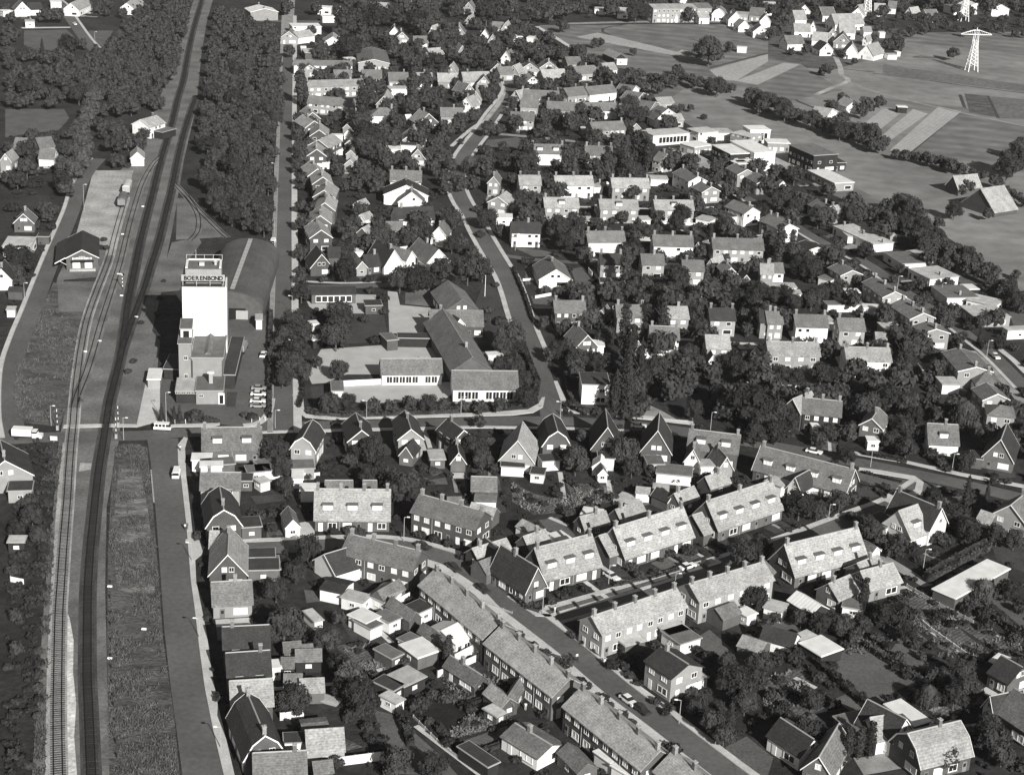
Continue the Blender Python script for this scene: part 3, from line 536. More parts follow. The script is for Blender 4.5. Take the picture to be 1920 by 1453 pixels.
# each line: kind, A, B in quarter pixels from the corner given by the T line, depth, wall height, ridge height, roof tone, wall tone, extras
DATA='''
T 0 1090
p 1600 182 1890 165 8 3 6.2 m p c1
p 1680 520 2020 503 8 4.5 7.4 d b
p 1712 722 2030 700 8 4.5 7.4 d b c1
p 1740 945 2045 925 8 3.5 6.6 l b c0
m 1835 1338 2137 1290 14 3.2 7.6 d b c2
T 480 1090
p -10 1500 375 1480 8 3 6 m b c1
p 190 650 285 650 4 2.4 3.6 m d c0
p 300 600 490 595 4 2.5 4 m d
p 212 530 340 520 3.5 2.4 3.6 m b
p 335 530 430 520 3 2.3 3 m b
p 335 838 512 830 5 2.4 4 l b nw
p 210 790 340 790 4 2.4 4 m b nw
p 385 1290 665 1270 6 2.7 5.6 l p c0
p 355 1130 545 1110 4 2.5 2.9 m b nw
f 215 1212 370 1205 3 2.8 2.8 d w
p 440 1445 580 1430 4 2.4 3.6 m b nw
f 120 655 185 650 3 2.6 2.6 w w
f 825 318 930 268 5 2.6 2.6 w w
f 860 360 945 322 5 2.5 2.5 m w
f 1000 312 1085 275 4.5 2.5 2.5 m w
g 1150 300 1240 268 8 2.6 4.2 m b n
p 1500 470 1620 410 8 3 4.4 w w c0
f 1215 575 1375 520 6 2.7 2.7 w b
g 1400 500 1480 470 8 2.6 4.2 m b n
f 1020 582 1100 545 5 2.5 2.5 m b
f 1200 500 1290 455 5 2.5 2.5 m w nw
f 1110 790 1270 715 5 2.6 2.6 l d
f 1030 822 1110 775 5 2.6 2.6 d d
f 1050 918 1110 885 4 2.3 2.3 l w
g 1640 778 1735 738 9 2.4 4 m b n
f 1805 1015 1870 985 3.5 2.3 2.3 l b
f 1740 1392 1820 1355 8 2.5 2.5 d d nw
f 800 160 860 108 5 2.6 2.6 l w
p 480 60 645 95 6 2.6 3.2 d w nw
f 960 160 1040 120 4 2.6 2.6 m w
g 860 110 960 150 7 2.6 4.4 m b n
p 1010 140 1110 60 5 2.6 3.6 l w nw
f 440 305 500 290 5 2 2 l w nw
p 1225 30 1700 428 7.6 5.3 8 l b c5
p 1716 465 2220 860 7.6 5.3 8 l b c5
f 470 890 600 925 2 .4 .4 l p nw
g 1840 905 1930 925 8 2.4 4 m b n
f 1220 240 1330 190 4 2.8 2.8 d w
T 960 1090
p 388 938 965 1412 7.6 5.3 8 l b c5
p 1070 1425 1700 1940 7.6 5.3 8 l b c5
p 680 402 1307 187 7.2 5.2 7.7 l p c5
p 1408 152 1960 -15 7.2 5.2 7.7 l p c5
p 1002 598 1196 726 8 5.2 7 d p c1
f 1265 472 1415 425 6 2.6 2.6 m w
f 1180 405 1330 365 5 2.6 2.6 l b nw
p 1585 290 1720 238 5 2.5 4 m b nw
f 850 485 1000 445 5 2.5 2.5 l b nw
p 1690 482 1860 540 5 2.5 3.8 l b nw
g 190 1325 390 1222 9 2.6 3.9 m w n
f 620 1278 742 1365 3 2.5 2.5 w w nw
f 748 1382 880 1460 3 2.5 2.5 w w nw
f 1765 265 1835 240 3 2.4 2.4 w w
f 1395 745 1465 720 3 2.4 2.4 l w
g 490 1440 640 1400 7 2.4 3.9 m b n
g -80 950 40 910 6 2.4 3.9 l b n
T 1440 1090
p 148 142 322 248 5 2.5 4 w d
p 530 140 680 75 6 3 5.6 l b
f 560 190 715 218 4 2.4 2.4 m w
p 765 62 1000 0 7 3 5.8 l p
f 400 562 555 507 6 2.6 2.6 w d nw
f 300 472 400 430 4 2.4 2.4 l d nw
p -60 430 180 498 5 2.6 4.6 d w
p 0 1155 238 1312 6 3 5.6 d w c0
g 262 1395 480 1460 12 3 6.2 m b c0
P 1150 1395 1525 1300 9 3.2 7.6 l b c1.v
f 1095 1082 1213 1045 8 3.6 3.6 w d nw
g 935 1195 1080 1110 8 3.5 7 d w c0
p 818 1192 930 1175 6 3 6 l w nw.c0
f 640 1140 800 1100 6 2.4 2.4 m b nw
p 1655 682 1800 765 7 3 5.6 d b c0
p 1715 975 1960 1140 8 3.6 7.4 m b c1
g 1615 930 1700 1000 7 3.4 6.4 d w c0
f 1665 600 1740 630 4 2.3 2.3 w d nw
f 1405 130 1808 -92 5.5 2.6 2.6 w b nw
f -30 195 100 230 4 2.6 2.6 l w
f 190 1110 230 1090 3 2.2 2.2 w w nw
T 0 727
g -160 690 245 650 12 4 8.2 d p
f 60 775 235 770 5 3 3 d p
f 60 1160 180 1160 3 2.6 2.6 l d
p 1520 470 1960 462 9 3.5 7.5 m b c2.dm2
p 1505 765 1795 765 8 4.5 7 m p c1
f 1440 545 1580 545 4 3 3 w w nw
f 1505 595 1665 592 3 3.3 3.3 w w nw
f 1520 590 1760 572 4 3 3 m b nw
m 1550 1045 1810 1030 12 4.6 8.6 d b c1
f 1815 1050 1960 1040 5 3 3 d b
f 1860 640 1980 630 4 2.6 2.6 m w
f 1800 700 1890 700 4 2.6 2.6 d b
p 1575 1200 1690 1200 6 3 5.5 l b nw.c0
g 1570 1400 1850 1395 13 3.4 8 l b c1
f 1850 1275 2060 1270 4 2.9 2.9 d b
f 1860 1370 2090 1365 5 2.9 2.9 d b
T 480 727
p 442 985 1000 990 9 3 8.4 l b c4.dm3
p 1166 930 1640 1062 7.8 5.2 8 m b c4
p 640 1240 1168 1370 7.8 5.2 8 m b c4
p 525 770 720 770 4 3 4.6 m b nw.c0
p 810 770 900 770 4 3 4.6 m b nw.c0
f 335 775 445 775 4 2.8 2.8 w w nw
g 222 1050 330 1042 7 2.6 4.4 m w
m 262 455 440 470 11 4.8 8 d p c0
f 268 610 437 605 5 2.9 2.9 m p
f 275 690 350 690 5 2.3 2.3 w w nw
g 690 400 890 392 11 4.6 7.4 d b c1
g 1068 385 1252 380 12 5 7.6 d p c1
g 1470 405 1635 375 8 4.4 7 d b c1
g 1075 505 1175 520 8 2.6 5 d b
g 1462 560 1572 560 9 2.6 5.2 d b
f 1310 542 1418 540 6 2.4 2.4 l b
p 1640 840 1800 850 5 2.5 2.7 m b nw
p 1620 770 1800 775 6 3 5.2 m b c0.nw
f 0 630 108 625 4 2.6 2.6 d w
f 35 718 105 700 3 2.3 2.3 l w
f 10 1368 180 1360 6 2.8 2.8 m b
f 80 1370 180 1362 3 2.6 2.6 d b
f -10 560 110 620 4 2.6 2.6 m w nw
g 1370 900 1420 930 3 2.3 3.2 m b nw
p 1440 890 1540 890 4 2.5 4 m b nw
p 1590 940 1770 985 4 2.5 4.4 l b nw
p 1675 1300 1920 1225 5 2.6 4.6 l b
g 1790 1340 1960 1300 9 2.8 5 d b n
p 1640 855 1800 860 3 2.3 2.4 m w nw
g 440 1290 600 1400 7 3 6 d w nw.c0
g -1070 0 -1070 0 1 1 1 d b SKIP
T 960 727
g -92 536 164 558 12 3.2 8.6 l p c0
m 232 435 438 437 11 4.4 8.4 d b c0
g 597 450 816 460 12 3 8.8 d b c0
g 968 470 1194 490 12 3 8.8 d b c0
p 1316 455 1690 500 9 4.2 7.6 m b c2.dm2
g 1295 545 1412 560 7 3 6.2 m w
g 1545 612 1655 605 7 3 6.2 m p
f 1415 590 1560 590 4 3 3 l w
f 1085 642 1345 668 6 2.6 2.6 m w nw
g 603 590 716 600 4 2.4 4 w w nw
g 645 650 715 650 4 2.2 3.6 m w
f 140 645 237 655 4 2.3 2.3 d w
f 230 555 360 545 4 2.6 2.6 d w
f 650 530 768 535 4 3.2 3.2 d w
f 1020 575 1140 575 5 3 3 m w
f -80 590 90 600 4 2.5 2.5 d w nw
p 545 1065 735 1022 4.5 2.4 4.8 l b c1
p 820 1010 1010 945 4.5 2.4 4.8 l b c1
p 1262 887 1408 828 4.5 2.4 4.8 l b c1
p 1490 760 1642 712 4.5 2.4 4.8 l b c1
p 130 1215 292 1160 4.5 2.4 4.8 l b c1
g 1165 860 1240 830 5 2.4 4 d b nw
p 930 790 1030 800 4 2.2 3 l w nw
f 1060 770 1170 780 4 2.3 2.3 l w
p 30 1040 180 1120 4 2.2 3.4 l w nw
f 520 950 655 970 4 2.2 2.2 w w nw
f 360 1150 440 1130 4 2.2 2.2 w w nw
p 250 1440 668 1330 9 3 8.5 l b c2.dm3
g 100 1532 256 1480 12 3 8 d b c1
p 850 1275 1362 1112 9 3 8.5 l b c3.dm4
p 735 1260 800 1240 8 3 6.2 l b c0.nw
p 1548 1068 2030 905 9 3 8.5 l b c3.dm4
p 1440 1100 1500 1080 8 3 6.2 l b c0.nw
p -190 1400 -10 1330 5 2.5 4.6 m b nw
f 760 840 900 880 5 .6 .6 l w nw
T 1440 727
p 205 1410 745 1275 9 3 8.5 l b c2.dm4
f 760 1240 842 1215 5 2.6 2.6 d w nw
g 768 1255 842 1222 5 2.5 3.9 m w nw
p -110 610 580 790 9 3 7.6 m b c2.dm4.v
g 150 740 250 775 6 3 6 d w c0
f -20 700 100 745 4 2.8 2.8 l w nw
p 262 190 545 218 8 5.2 8 m d c3
g 118 145 245 190 8 5.2 8.4 l b c1
f 335 290 380 290 2 2.6 2.6 w w
g 690 275 858 308 8 4.9 7.2 m b c1
f 750 400 835 405 3 2.6 2.6 w w
p 1210 420 1430 430 8 3.2 7.2 m w c1.dm1
g 1610 512 1840 555 12 3.2 8.6 d b c0
f 1530 530 1610 540 5 2.7 2.7 d b nw
h 1645 205 1850 228 8 5.2 7.2 m p c0
g 1612 92 1812 92 8 5 6.8 m p c0
p 1075 1132 1210 1082 9 3 8.2 l w dm1.c0
g 1212 1062 1340 1005 12 4.2 8.6 d w c2
f 890 1050 1000 1000 6 3 3 d w nw
g 1675 948 1940 1030 9 4.6 8.4 m p c1
p 1548 1015 1650 1050 6 2.6 5 l b nw
p -90 1500 50 1380 6 3 5 m b nw
p 740 1430 890 1370 6 3 5.4 l b nw
p -280 70 -180 110 6 3 6 m b nw
f 110 -20 240 -15 5 3 3 d w
T 0 364
f 20 393 230 397 11 3.6 3.6 l w
g 105 215 252 218 7 3.4 6.6 m b
f 280 320 365 322 4 2.8 2.8 d b nw
p 60 730 165 735 4 2.6 3.4 d b nw
g -60 640 85 640 9 3.6 7 d w
f 50 870 110 870 3 2.3 2.3 l w nw
T 480 364
g 405 330 570 326 13 5.2 7.9 l b c1.n1
g 400 217 562 221 13 5.2 7.9 l b c1
g 440 118 590 124 13 5.2 7.9 l b c1
g 430 22 590 30 13 5.2 7.9 l b c1
g 752 180 822 195 5 2.3 4 l w nw
g 728 82 792 95 5 2.3 4 l w nw
g 755 292 838 305 6 2.3 4.4 l b nw
g 410 552 572 546 10 3 7.4 d b c0
p 545 470 630 470 6 4 6.4 d b nw.c0
g 755 552 832 548 8 3 5 m p c0
p 830 542 935 530 6 3 6 d b
g 962 540 1102 520 12 3 8 d w c1
g 1130 492 1196 472 8 3.6 6 m w c0
g 1278 520 1450 500 14 3.2 7.6 m w c1
p 1050 200 1340 192 9 4.4 8 d w dm1.c1
g 1310 312 1432 322 10 3.2 6.6 m w c1
g 1068 58 1262 64 10 3.2 7 m w c1
p 980 270 1100 270 6 3 5.2 m w c0
f 740 440 800 440 5 2.4 2.4 w w nw
p 418 752 748 748 7 3.2 4.4 d b c0.wb
f 822 838 945 836 5 2.8 2.8 d b
f 985 1100 1065 1092 6 3.2 3.2 m b nw
f 430 1100 500 1090 4 2.4 2.4 w d nw
f 420 980 470 975 3 2.2 2.2 w w nw
g 1415 882 1668 872 19 3.4 7 m b c0.n
p 1310 985 1702 990 9 3.6 7 m b c1
g 1490 985 1560 975 5 4.2 6 d w nw.c0
f 1065 1080 1345 1085 4 2.8 2.8 d d nw
g 1468 1330 1768 1318 41 3.6 7.6 m b c1.n.nw
p 945 1352 1395 1350 8 3.2 6.2 m w c0.wb
p 1480 1462 1965 1466 10 3.6 7 m w c0.wb
f 570 1478 655 1478 7 2.8 2.8 m w nw
f 1745 1215 1850 1210 3 2.8 2.8 w w nw
g 1740 60 1890 80 9 4.6 7 l p c1
f 1800 180 1920 185 6 2.8 2.8 w w
f 0 945 45 945 5 3 3 l w nw
T 960 364
p 248 100 502 104 8 5.3 8 l p dm1.c2
p 665 114 948 118 8 5.3 8 l p dm1.c2
p 1078 118 1365 121 8 5.3 8 l p dm1.c3
p 0 290 212 295 8 5.2 8 d w c1
p 575 362 850 360 8 5.2 8 m w c3
p 1065 388 1360 396 8 5.2 8 m w c3
p 1512 410 1887 421 8 5.2 8 m p c3
p 665 525 832 529 7.5 5.2 7.8 d p c2
p 980 530 1142 532 7.5 5.2 7.8 m p c1
p 1285 575 1440 580 7.5 5.2 7.8 m p c1
g 1588 597 1688 597 8 5 7 l p c1
f 1600 650 1720 660 4 2.8 2.8 w w
g 1465 530 1520 545 6 4 6.4 l p c0
p 1868 600 1960 605 7 5 7.6 l p c1
g 205 640 446 642 15 3 6.4 m w c1
p 325 890 552 892 8 5 7.6 m b c2
p 790 920 996 925 8 5.2 7.8 m p c2
p 1168 936 1326 936 8 5.2 7.8 l p c1
p 1490 945 1676 949 8 5.2 7.8 d p c2
p 1865 962 1962 966 8 5.2 7.8 d p c1
p 1040 1085 1252 1094 8 5.2 7.8 m w c2
p 1465 1156 1636 1160 8 5.2 7.8 l p c1
g 480 1150 640 1140 10 3 6.6 m b c1
f 600 1140 690 1145 5 2.8 2.8 w w
f 528 1428 732 1434 9 5.8 5.8 d w
g 665 680 755 740 6 2.5 4.4 d b
f 665 665 745 668 5 2.6 2.6 d w nw
g 915 1150 965 1140 6 2.5 4.4 m p nw
f 975 1170 1045 1172 5 2.6 2.6 l w nw
g 1470 1260 1535 1262 7 2.5 4.6 m w
g 1825 1260 1905 1262 7 2.5 4.6 m w
g 1720 650 1790 650 6 2.5 4.4 d b
f 530 205 610 205 6 2.6 2.6 l w nw
f 610 218 690 220 5 2.6 2.6 d w nw
f 970 195 1040 195 5 2.6 2.6 l w nw
f 1380 185 1485 205 6 2.6 2.6 l w
p 1600 95 1740 150 8 5 7.2 m w c1
f 1530 130 1650 175 5 3 3 d w
p 1865 205 1960 240 8 5 7.2 m b c1
f 970 355 1055 355 5 2.6 2.6 w d nw
g 635 905 700 915 6 2.5 4.2 m b nw
g 1380 390 1412 400 5 2.5 4 m p nw
f 1450 690 1530 700 5 2.6 2.6 l w nw
T 1440 364
p -60 195 85 270 8 5 6.9 m w v.c2
p 205 375 290 425 8 3 4 d w v.c0
f 490 242 790 380 9 3 3 l w c3
f 870 440 1005 525 10 3 3 m w
f 1040 430 1150 475 6 3 3 l w nw
f 1055 562 1215 640 12 3.2 3.2 l w c1
f 1225 690 1345 780 11 3.2 3.2 m w c1
f 1440 840 1555 928 12 3.2 3.2 l p c1
f 1490 795 1700 842 8 3 3 l w
f 1445 682 1500 718 4 2.6 2.6 w d nw
f 1760 1000 1800 1025 9 3 3 l w
p 455 557 545 612 8 5 6.6 m p v.c1
p 712 665 860 775 8 5.2 7 m p v.c3
p 912 835 1065 938 8.5 5.2 7 m p v.c3
p 1088 992 1150 1046 9 5.4 6.8 m p v.c2
p 1308 1190 1428 1328 10 5.2 6.6 m p v.c2
p 0 590 118 592 7 5.2 7.6 m w c1
f 0 700 215 705 5 3 3 l w nw
f 0 740 250 750 4 2.6 2.6 l w
p 0 972 112 974 8 5.2 7.8 m p c1
p 212 995 452 1000 8 5.2 7.8 m w c2
p 538 1022 728 1027 8 5.2 7.8 m p c2
p 10 1208 390 1216 8.5 5.2 7.8 l p c3
p 595 1248 925 1258 8.5 5.2 7.8 l w c3
f 880 1022 1010 1022 7 2.8 2.8 l p nw
p 810 1090 892 1095 5 2.5 4 l b
f 450 965 500 965 6 2.6 2.6 l w nw
f 720 855 850 862 4 2.5 2.5 w w nw
f 380 625 470 650 5 2.6 2.6 m w
f 590 740 690 742 4 2.6 2.6 w d
f 450 835 720 832 4 2.4 2.4 m w nw
f 1310 1430 1440 1432 6 2.8 2.8 l w nw
h 1560 1430 1750 1440 10 3 5.4 m b c1
f 1160 1320 1290 1325 5 2.6 2.6 m b nw
p 1700 140 1870 112 17 2 9.5 l b c0.nw
p 300 80 400 130 8 4 6 m p c1
g 430 130 500 150 6 4 6.4 l p nw
f 560 285 600 320 4 2.6 2.6 l w nw
T 480 0
g 182 285 312 292 10 3.4 7 m p c0
f 275 205 490 205 12 4.5 4.5 w w
g -40 95 165 92 14 5 7 w p nw
p 320 285 440 270 10 3.5 6 l w nw.c0
g 500 325 650 330 14 3.5 7 l w c0
f 368 400 548 400 12 3.4 3.4 l b nw
p 285 490 722 497 8 5 6.8 m w c2
g 340 530 462 532 7 3.4 6 m p c0
g 475 575 540 575 6 2.6 4.4 d p
p 590 572 716 572 6 4 6.4 m p c1
f 655 435 720 460 5 3 3 w w nw
p 392 652 815 640 9 5.6 7.6 l p c2
p 385 775 742 805 8 4.8 7.6 m p c2
g 768 472 1000 478 34 4.2 6 m p c0
p 800 586 942 588 7 3.6 7 m p c1
p 998 606 1142 608 7 3.6 7 m p c1
p 1185 608 1322 610 7 3.6 7 l w c1
p 1368 612 1506 614 7 3.6 7 l p c1
p 1560 606 1760 600 7 3.6 7 l p c1
g 1660 628 1752 632 8 3.6 7 m p c0
f 815 665 905 668 6 3.4 3.4 l w
f 1000 668 1135 668 6 3.4 3.4 l w
g 903 782 1012 788 16 3.2 7 l p c0
h 860 872 1065 874 9 3.6 6.6 m w c1
g 1525 792 1628 806 8 3 7 l w c1
g 1600 745 1690 750 8 3 7 l p c1
g 1550 700 1640 690 8 3 7 m p c1
p 1388 872 1552 876 8 4 7 m p c1
g 1102 1052 1275 1056 10 3 7 l p c1
g 1215 932 1370 924 10 3 7.4 l b c1
f 968 1122 1086 1126 6 3 3 w w
f 1085 1090 1200 1095 5 3 3 d w nw
g 1150 1190 1272 1196 8 3 7 m p c1
p 1008 1362 1238 1370 9 4.4 7.8 m w c3
g 960 1460 1290 1470 10 4 7.8 d w c1
g 1738 1372 1822 1378 9 4.8 7.4 m p c1
g 1000 250 1076 252 8 3 6.4 m w c1
g 1045 290 1142 292 8 3 6.4 m p c1
g 1482 245 1562 250 8 3 7 m p c1
g 1680 275 1748 278 8 3 7 m w c0
g 1738 315 1804 318 8 3 7 m p c0
g 1840 220 1902 225 8 3 7 l p c0
p 1188 322 1292 322 7 3 6 m p c0
p 1770 210 1850 215 7 3 6 m p c0
g 1300 245 1342 250 7 3 7 l w c0
g 1245 405 1325 430 8 3 6.6 l w c0
g 1838 440 1912 448 8 3 7 m w c1
g 1420 540 1502 546 8 3 7 l p c0
g 1510 400 1580 400 8 3 7 l p c0
p 1830 560 1930 556 8 3.4 6.4 m p c1
g 385 1170 525 1172 13 5.2 7.9 l b c1
g 425 1382 575 1382 13 5.2 7.9 l b c1
g 390 1322 530 1318 13 5.2 7.9 l b c1
g 395 1090 545 1110 13 5.2 7.9 l b c1
g 405 1022 540 1026 13 5.2 7.9 l b c1
g 370 960 500 952 13 5.2 7.9 l b c1
g 366 892 480 890 13 5.2 7.9 l b c1
g 652 962 712 966 5 2.3 4 m p nw
g 660 1008 715 1012 5 2.3 4 m w nw
g 668 1082 732 1086 5 2.3 4 m p nw
g 676 1158 744 1162 5 2.3 4 m p nw
g 664 1235 742 1240 6 3 5 l p
f 585 1020 650 1020 3 2.2 2.2 w w nw
f 500 1225 550 1225 3 2.4 2.4 w w nw
f 590 1130 650 1130 4 2 2 w w nw
f 500 130 590 130 7 3.4 3.4 w w
g 600 105 650 110 8 4 7 l p
f 460 60 560 65 8 4 4 w w
p 780 60 1000 70 8 4 7 l p nw.c0
p 1120 40 1250 45 9 4 7 m p c0
g 1560 60 1625 65 9 4 7.4 m p c0
g 1850 40 1920 45 9 4 7.4 m p c0
g 1570 160 1620 165 8 3.6 6.8 l p c0
T 960 0
g -160 530 -60 534 8 3 6.6 m p c0
g 60 525 202 530 8 3.4 6.8 m p c1
g 208 512 342 516 8 3.4 6.8 m p c1
g -30 538 50 548 8 3.4 6.8 l p c0
p 240 588 412 580 8 3.6 7 l p c1
p 418 482 522 480 8 3.6 6.6 m p c0
p 492 556 640 546 8 4 7 m p c1
p 700 530 790 524 8 3.6 6.6 l w c0
g 108 618 202 618 8 4 6.6 l w c0
p 72 732 350 745 8 4 7 m w c2
p 422 722 566 708 8 4 7 m p c1
p 585 712 785 692 8 4 7 m w c2
p 64 800 192 808 8 4 7 m p c1
p 264 822 472 832 8 4 7 m p c2
p 545 832 790 832 8 4 7 m w c2
g 0 720 60 735 8 4 7 l w c0
p -10 898 162 908 8 5 7.8 m p c1
p 612 982 852 972 8.5 5.2 8 m p c2
g 895 962 962 962 6 3.4 5.4 m p c0
g 1072 905 1152 902 8 3.4 5.6 m w c0
p 1155 906 1288 902 8 3.4 5.4 l p c0
g 1110 865 1222 855 8 3.4 6 m w c0
g 1030 830 1105 780 10 3.4 5.8 m p c0
g 930 755 1022 716 8 3.4 5.8 m p c0
g 890 698 955 668 8 3.4 5.8 m w c0
p 1100 776 1215 770 7 3.4 5.4 l p c0
p 152 1152 392 1156 8 5 8 m w dm2.c2
p 552 1162 752 1170 8 5 8 m p c3
p 1055 1200 1110 1215 8 5 8 m p c1
p 60 1388 218 1390 8 5.2 8 l p c2
p 332 1392 612 1392 8 5.2 8 l w c3
p 755 1408 1032 1412 8 5.2 8 l p c3
p 615 1400 680 1405 6 2.8 3.6 l w nw
p 1208 1302 1325 1366 8 5 7 m w v.c2
p 1350 1408 1425 1445 8 4.6 6.6 m p v.c2
p 1610 1265 1692 1312 8 5.2 7.2 m p v.c1
p 1758 1332 1838 1378 8 4.6 6.6 m p v.c2
f 1042 1345 1170 1350 6 2.8 2.8 l w
f 1060 1020 1332 1000 10 4.6 4.6 l w wb
f 1400 1000 1545 988 9 4.6 4.6 l w
f 1545 1000 1660 1000 9 3.4 3.4 l w
f 1640 1000 1790 1035 9 4.6 4.6 l p
f 1790 980 1940 978 9 6 6 w w wb
f 1370 1110 1500 1090 9 3.6 3.6 w p
f 1500 1090 1640 1160 11 6.5 6.5 w d
f 1640 1060 1820 1150 10 7.5 7.5 w w
f 1690 1220 1920 1215 12 4 4 w w wb
f 1640 1210 1690 1235 6 4 4 w b nw
f 770 445 865 445 7 3.2 3.2 l w
p 680 400 770 440 7 3.6 6 l d nw.c0
p 1060 65 1385 62 14 9 10.5 l p c0
p 1390 62 1500 62 14 7 9 m p c0
g 1165 120 1245 125 10 4 8.5 m w c0
g 1085 110 1150 115 10 4 7.5 m b c0
p 1405 135 1482 135 9 4 6.5 l w c0
m 1500 110 1600 118 10 4 8 m w c0
g 1625 150 1730 155 14 4 9 l w c0
p 1640 100 1770 110 9 7 7.5 l p c0
p 1780 110 1880 120 9 4 8 m p c0
g 1860 160 1940 165 10 4 8 l w c0
g 1700 200 1780 200 8 3.6 7 l w c0
g 1810 240 1920 245 10 3.6 7.5 m w c0
f 620 70 700 75 8 3.4 3.4 l w
p 790 100 870 105 8 3.4 6.4 l w c0
f 1690 360 1760 365 5 2.8 2.8 w w nw
f 10 280 80 280 6 3 3 w w
f 110 285 160 290 6 3 3 w w nw
g 130 340 185 345 8 3 6 m w
f 1120 -5 1360 -5 10 5 5 l w
T 1440 0
p 148 332 275 330 10 4 8 m w c0
p 205 150 290 150 10 4 9 l w c0
g 390 378 488 378 10 3.4 7.4 d w c0
g 492 315 616 325 12 3.6 8.5 m p c0
g 570 402 680 410 14 3 8.5 l w c0
g 680 402 795 420 14 3 8.5 l w c0
g 310 215 360 218 9 3.6 8 l w c0
g 355 95 412 118 9 4 8.5 m w c0
p 505 185 722 180 11 4 9.5 l w c0
p 540 245 655 250 10 4 9 l w c0
g 440 270 520 275 10 3.6 8 m p c0
p 330 300 440 310 9 3.4 7.5 l w c0
p 200 235 320 240 9 3.6 7.5 l w c0
g 710 305 745 310 7 3 6 l w c0
p 720 240 780 242 8 3 5.6 l w nw.c0
g 225 85 320 90 10 4 8 l w c0
g 620 110 725 118 11 4 8.5 l w c0
p -20 60 65 62 10 5 8 l w c0
p 780 385 870 375 8 3 4.4 m w nw.c0
f 840 250 880 252 6 3 3 w w nw
f 970 395 995 395 4 2.4 2.4 w w nw
f 900 415 970 415 5 2.6 2.6 l w nw
f 975 805 1045 808 4 3 3 w d nw
g 590 805 700 800 9 3 6 l w c0
g 430 890 520 840 8 3 6 l w c0
f 160 1090 345 1170 12 7.5 7.5 m d
f 195 1165 330 1225 4 4 4 d d
f 330 1230 585 1222 9 3.6 3.6 d d
f 300 1280 502 1378 9 3.4 3.4 w p
f 0 1075 165 1080 8 4 4 w p
g 1335 1385 1430 1420 12 3 7.5 l b c0.nw
f 1400 60 1530 60 14 5 5 m w nw
g 1500 55 1630 55 14 5 7.5 w w nw.c0
g 1680 70 1810 72 14 5 8 l w nw.c0
g 1030 100 1085 110 9 4 8 l w c0
g 1130 110 1200 130 9 4 8 m w c0
p 800 80 880 85 10 4 8 l w c0
p 900 60 960 65 9 4 8 m w c0
g 640 80 700 90 8 4 8 l w c0
T 0 0
g 110 80 228 78 9 3.4 8 m w c0
p 220 75 320 72 9 3.4 6.6 d w nw.c0
f 25 90 95 85 6 3 3 w w
f 190 165 258 165 6 3.2 3.2 l w
p 590 75 690 30 9 4 7.6 l w c0
p 1010 70 1080 20 9 3.6 7 l w c0
g 0 1210 85 1215 8 4 7 l p c0
p 290 1190 400 1195 8 3 6 m w c0
p 300 1110 410 1100 9 3.4 6.4 m p nw.c0
p 100 1105 180 1110 8 3 6 m p nw.c0
f 1860 90 1930 95 12 4 4 w w nw
f 380 20 460 20 8 4 4 w w nw
'''
tx=ty=0
CUSTOM={}
for ln in DATA.strip().split('\n'):
    t=ln.split()
    if not t or 'SKIP' in ln: continue
    if t[0]=='T': tx,ty=float(t[1]),float(t[2]); continue
    a=[float(v) for v in t[1:5]]; d,e,r=[float(v) for v in t[5:8]]
    A=P(tx+a[0]/4,ty+a[1]/4,e); B=P(tx+a[2]/4,ty+a[3]/4,e)
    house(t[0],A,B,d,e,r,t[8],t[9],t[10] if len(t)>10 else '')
# ================= THE SILO AND ITS ANNEXES
def bld(k,a,b,d,e,r,roof,wall,x,name,cat,label):
    return house(k,P(a[0],a[1],e),P(b[0],b[1],e),d,e,r,roof,wall,x,name,cat,label)
def lbl(o): return o
A=P(341,537,24); B=P(421,537.5,24); A.z=B.z=0
cL=(A+B)/2; ang=math.atan2(B.y-A.y,B.x-A.x); wS=(B-A).length; dS=11
silo=empty('silo_tower',(cL.x,cL.y,0),ang); tag(silo,'tall white silo tower with a rooftop name board between the tracks and the yard','silo')
b=MB(); b.box(-wS/2,wS/2,0,dS,0,23.9); b.ob('wall',G['wall_w'],silo)
b=MB(); b.box(-wS/2-.1,wS/2+.1,-.1,dS+.1,23.9,24.1); b.ob('roof',G['flat_d'],silo)
b=MB(); b.box(-wS/2+.9,wS/2-.9,2.4,dS-.3,24.1,28.2); ph=b.ob('penthouse',G['wall_p'],silo)
for i in range(12):
    b=MB(); u=-wS/2+1.8+i*(wS-3.6)/11; b.box(u-.06,u+.06,2.3,2.4,24.2,28.1); b.ob('rib',G['trim'],ph)
b=MB(); b.box(-wS/2+.8,wS/2-.8,2.3,dS-.2,28.2,28.35); b.ob('penthouse_roof',G['flat_m'],silo)
b=MB()
for s0 in ((-wS/2+.9,-wS/2+1.5,2.7,dS-.3),(wS/2-1.5,wS/2-.9,2.7,dS-.3),(-wS/2+.9,wS/2-.9,dS-.8,dS-.3)): b.box(s0[0],s0[1],s0[2],s0[3],28.35,28.7)
b.ob('parapet',G['white'],silo)
b=MB(); b.box(-1.2,.2,5,6.5,28.35,29.2); b.ob('roof_vent',G['metal'],silo); b=MB(); b.tube((3.2,6,28.35),(3.2,6,29.3),.35,.35); b.tube((3.2,6,29.3),(3.2,6,29.6),.7,.2); b.ob('roof_vent',G['metal'],silo)
b=MB()
for z in (29.7,): b.box(-wS/2+.8,wS/2-.8,dS-.15,dS-.05,z,z+.08)
for i in range(5): u=-wS/2+.8+i*(wS-1.7)/4; b.box(u,u+.1,dS-.16,dS-.06,28.3,29.8)
b.ob('railing',G['metal'],silo)
b=MB(); b.tube((-wS/2+3.5,dS-1,27.9),(-wS/2+3.5,dS-1,31.5),.07,.05); b.ob('antenna',G['metal'],silo)
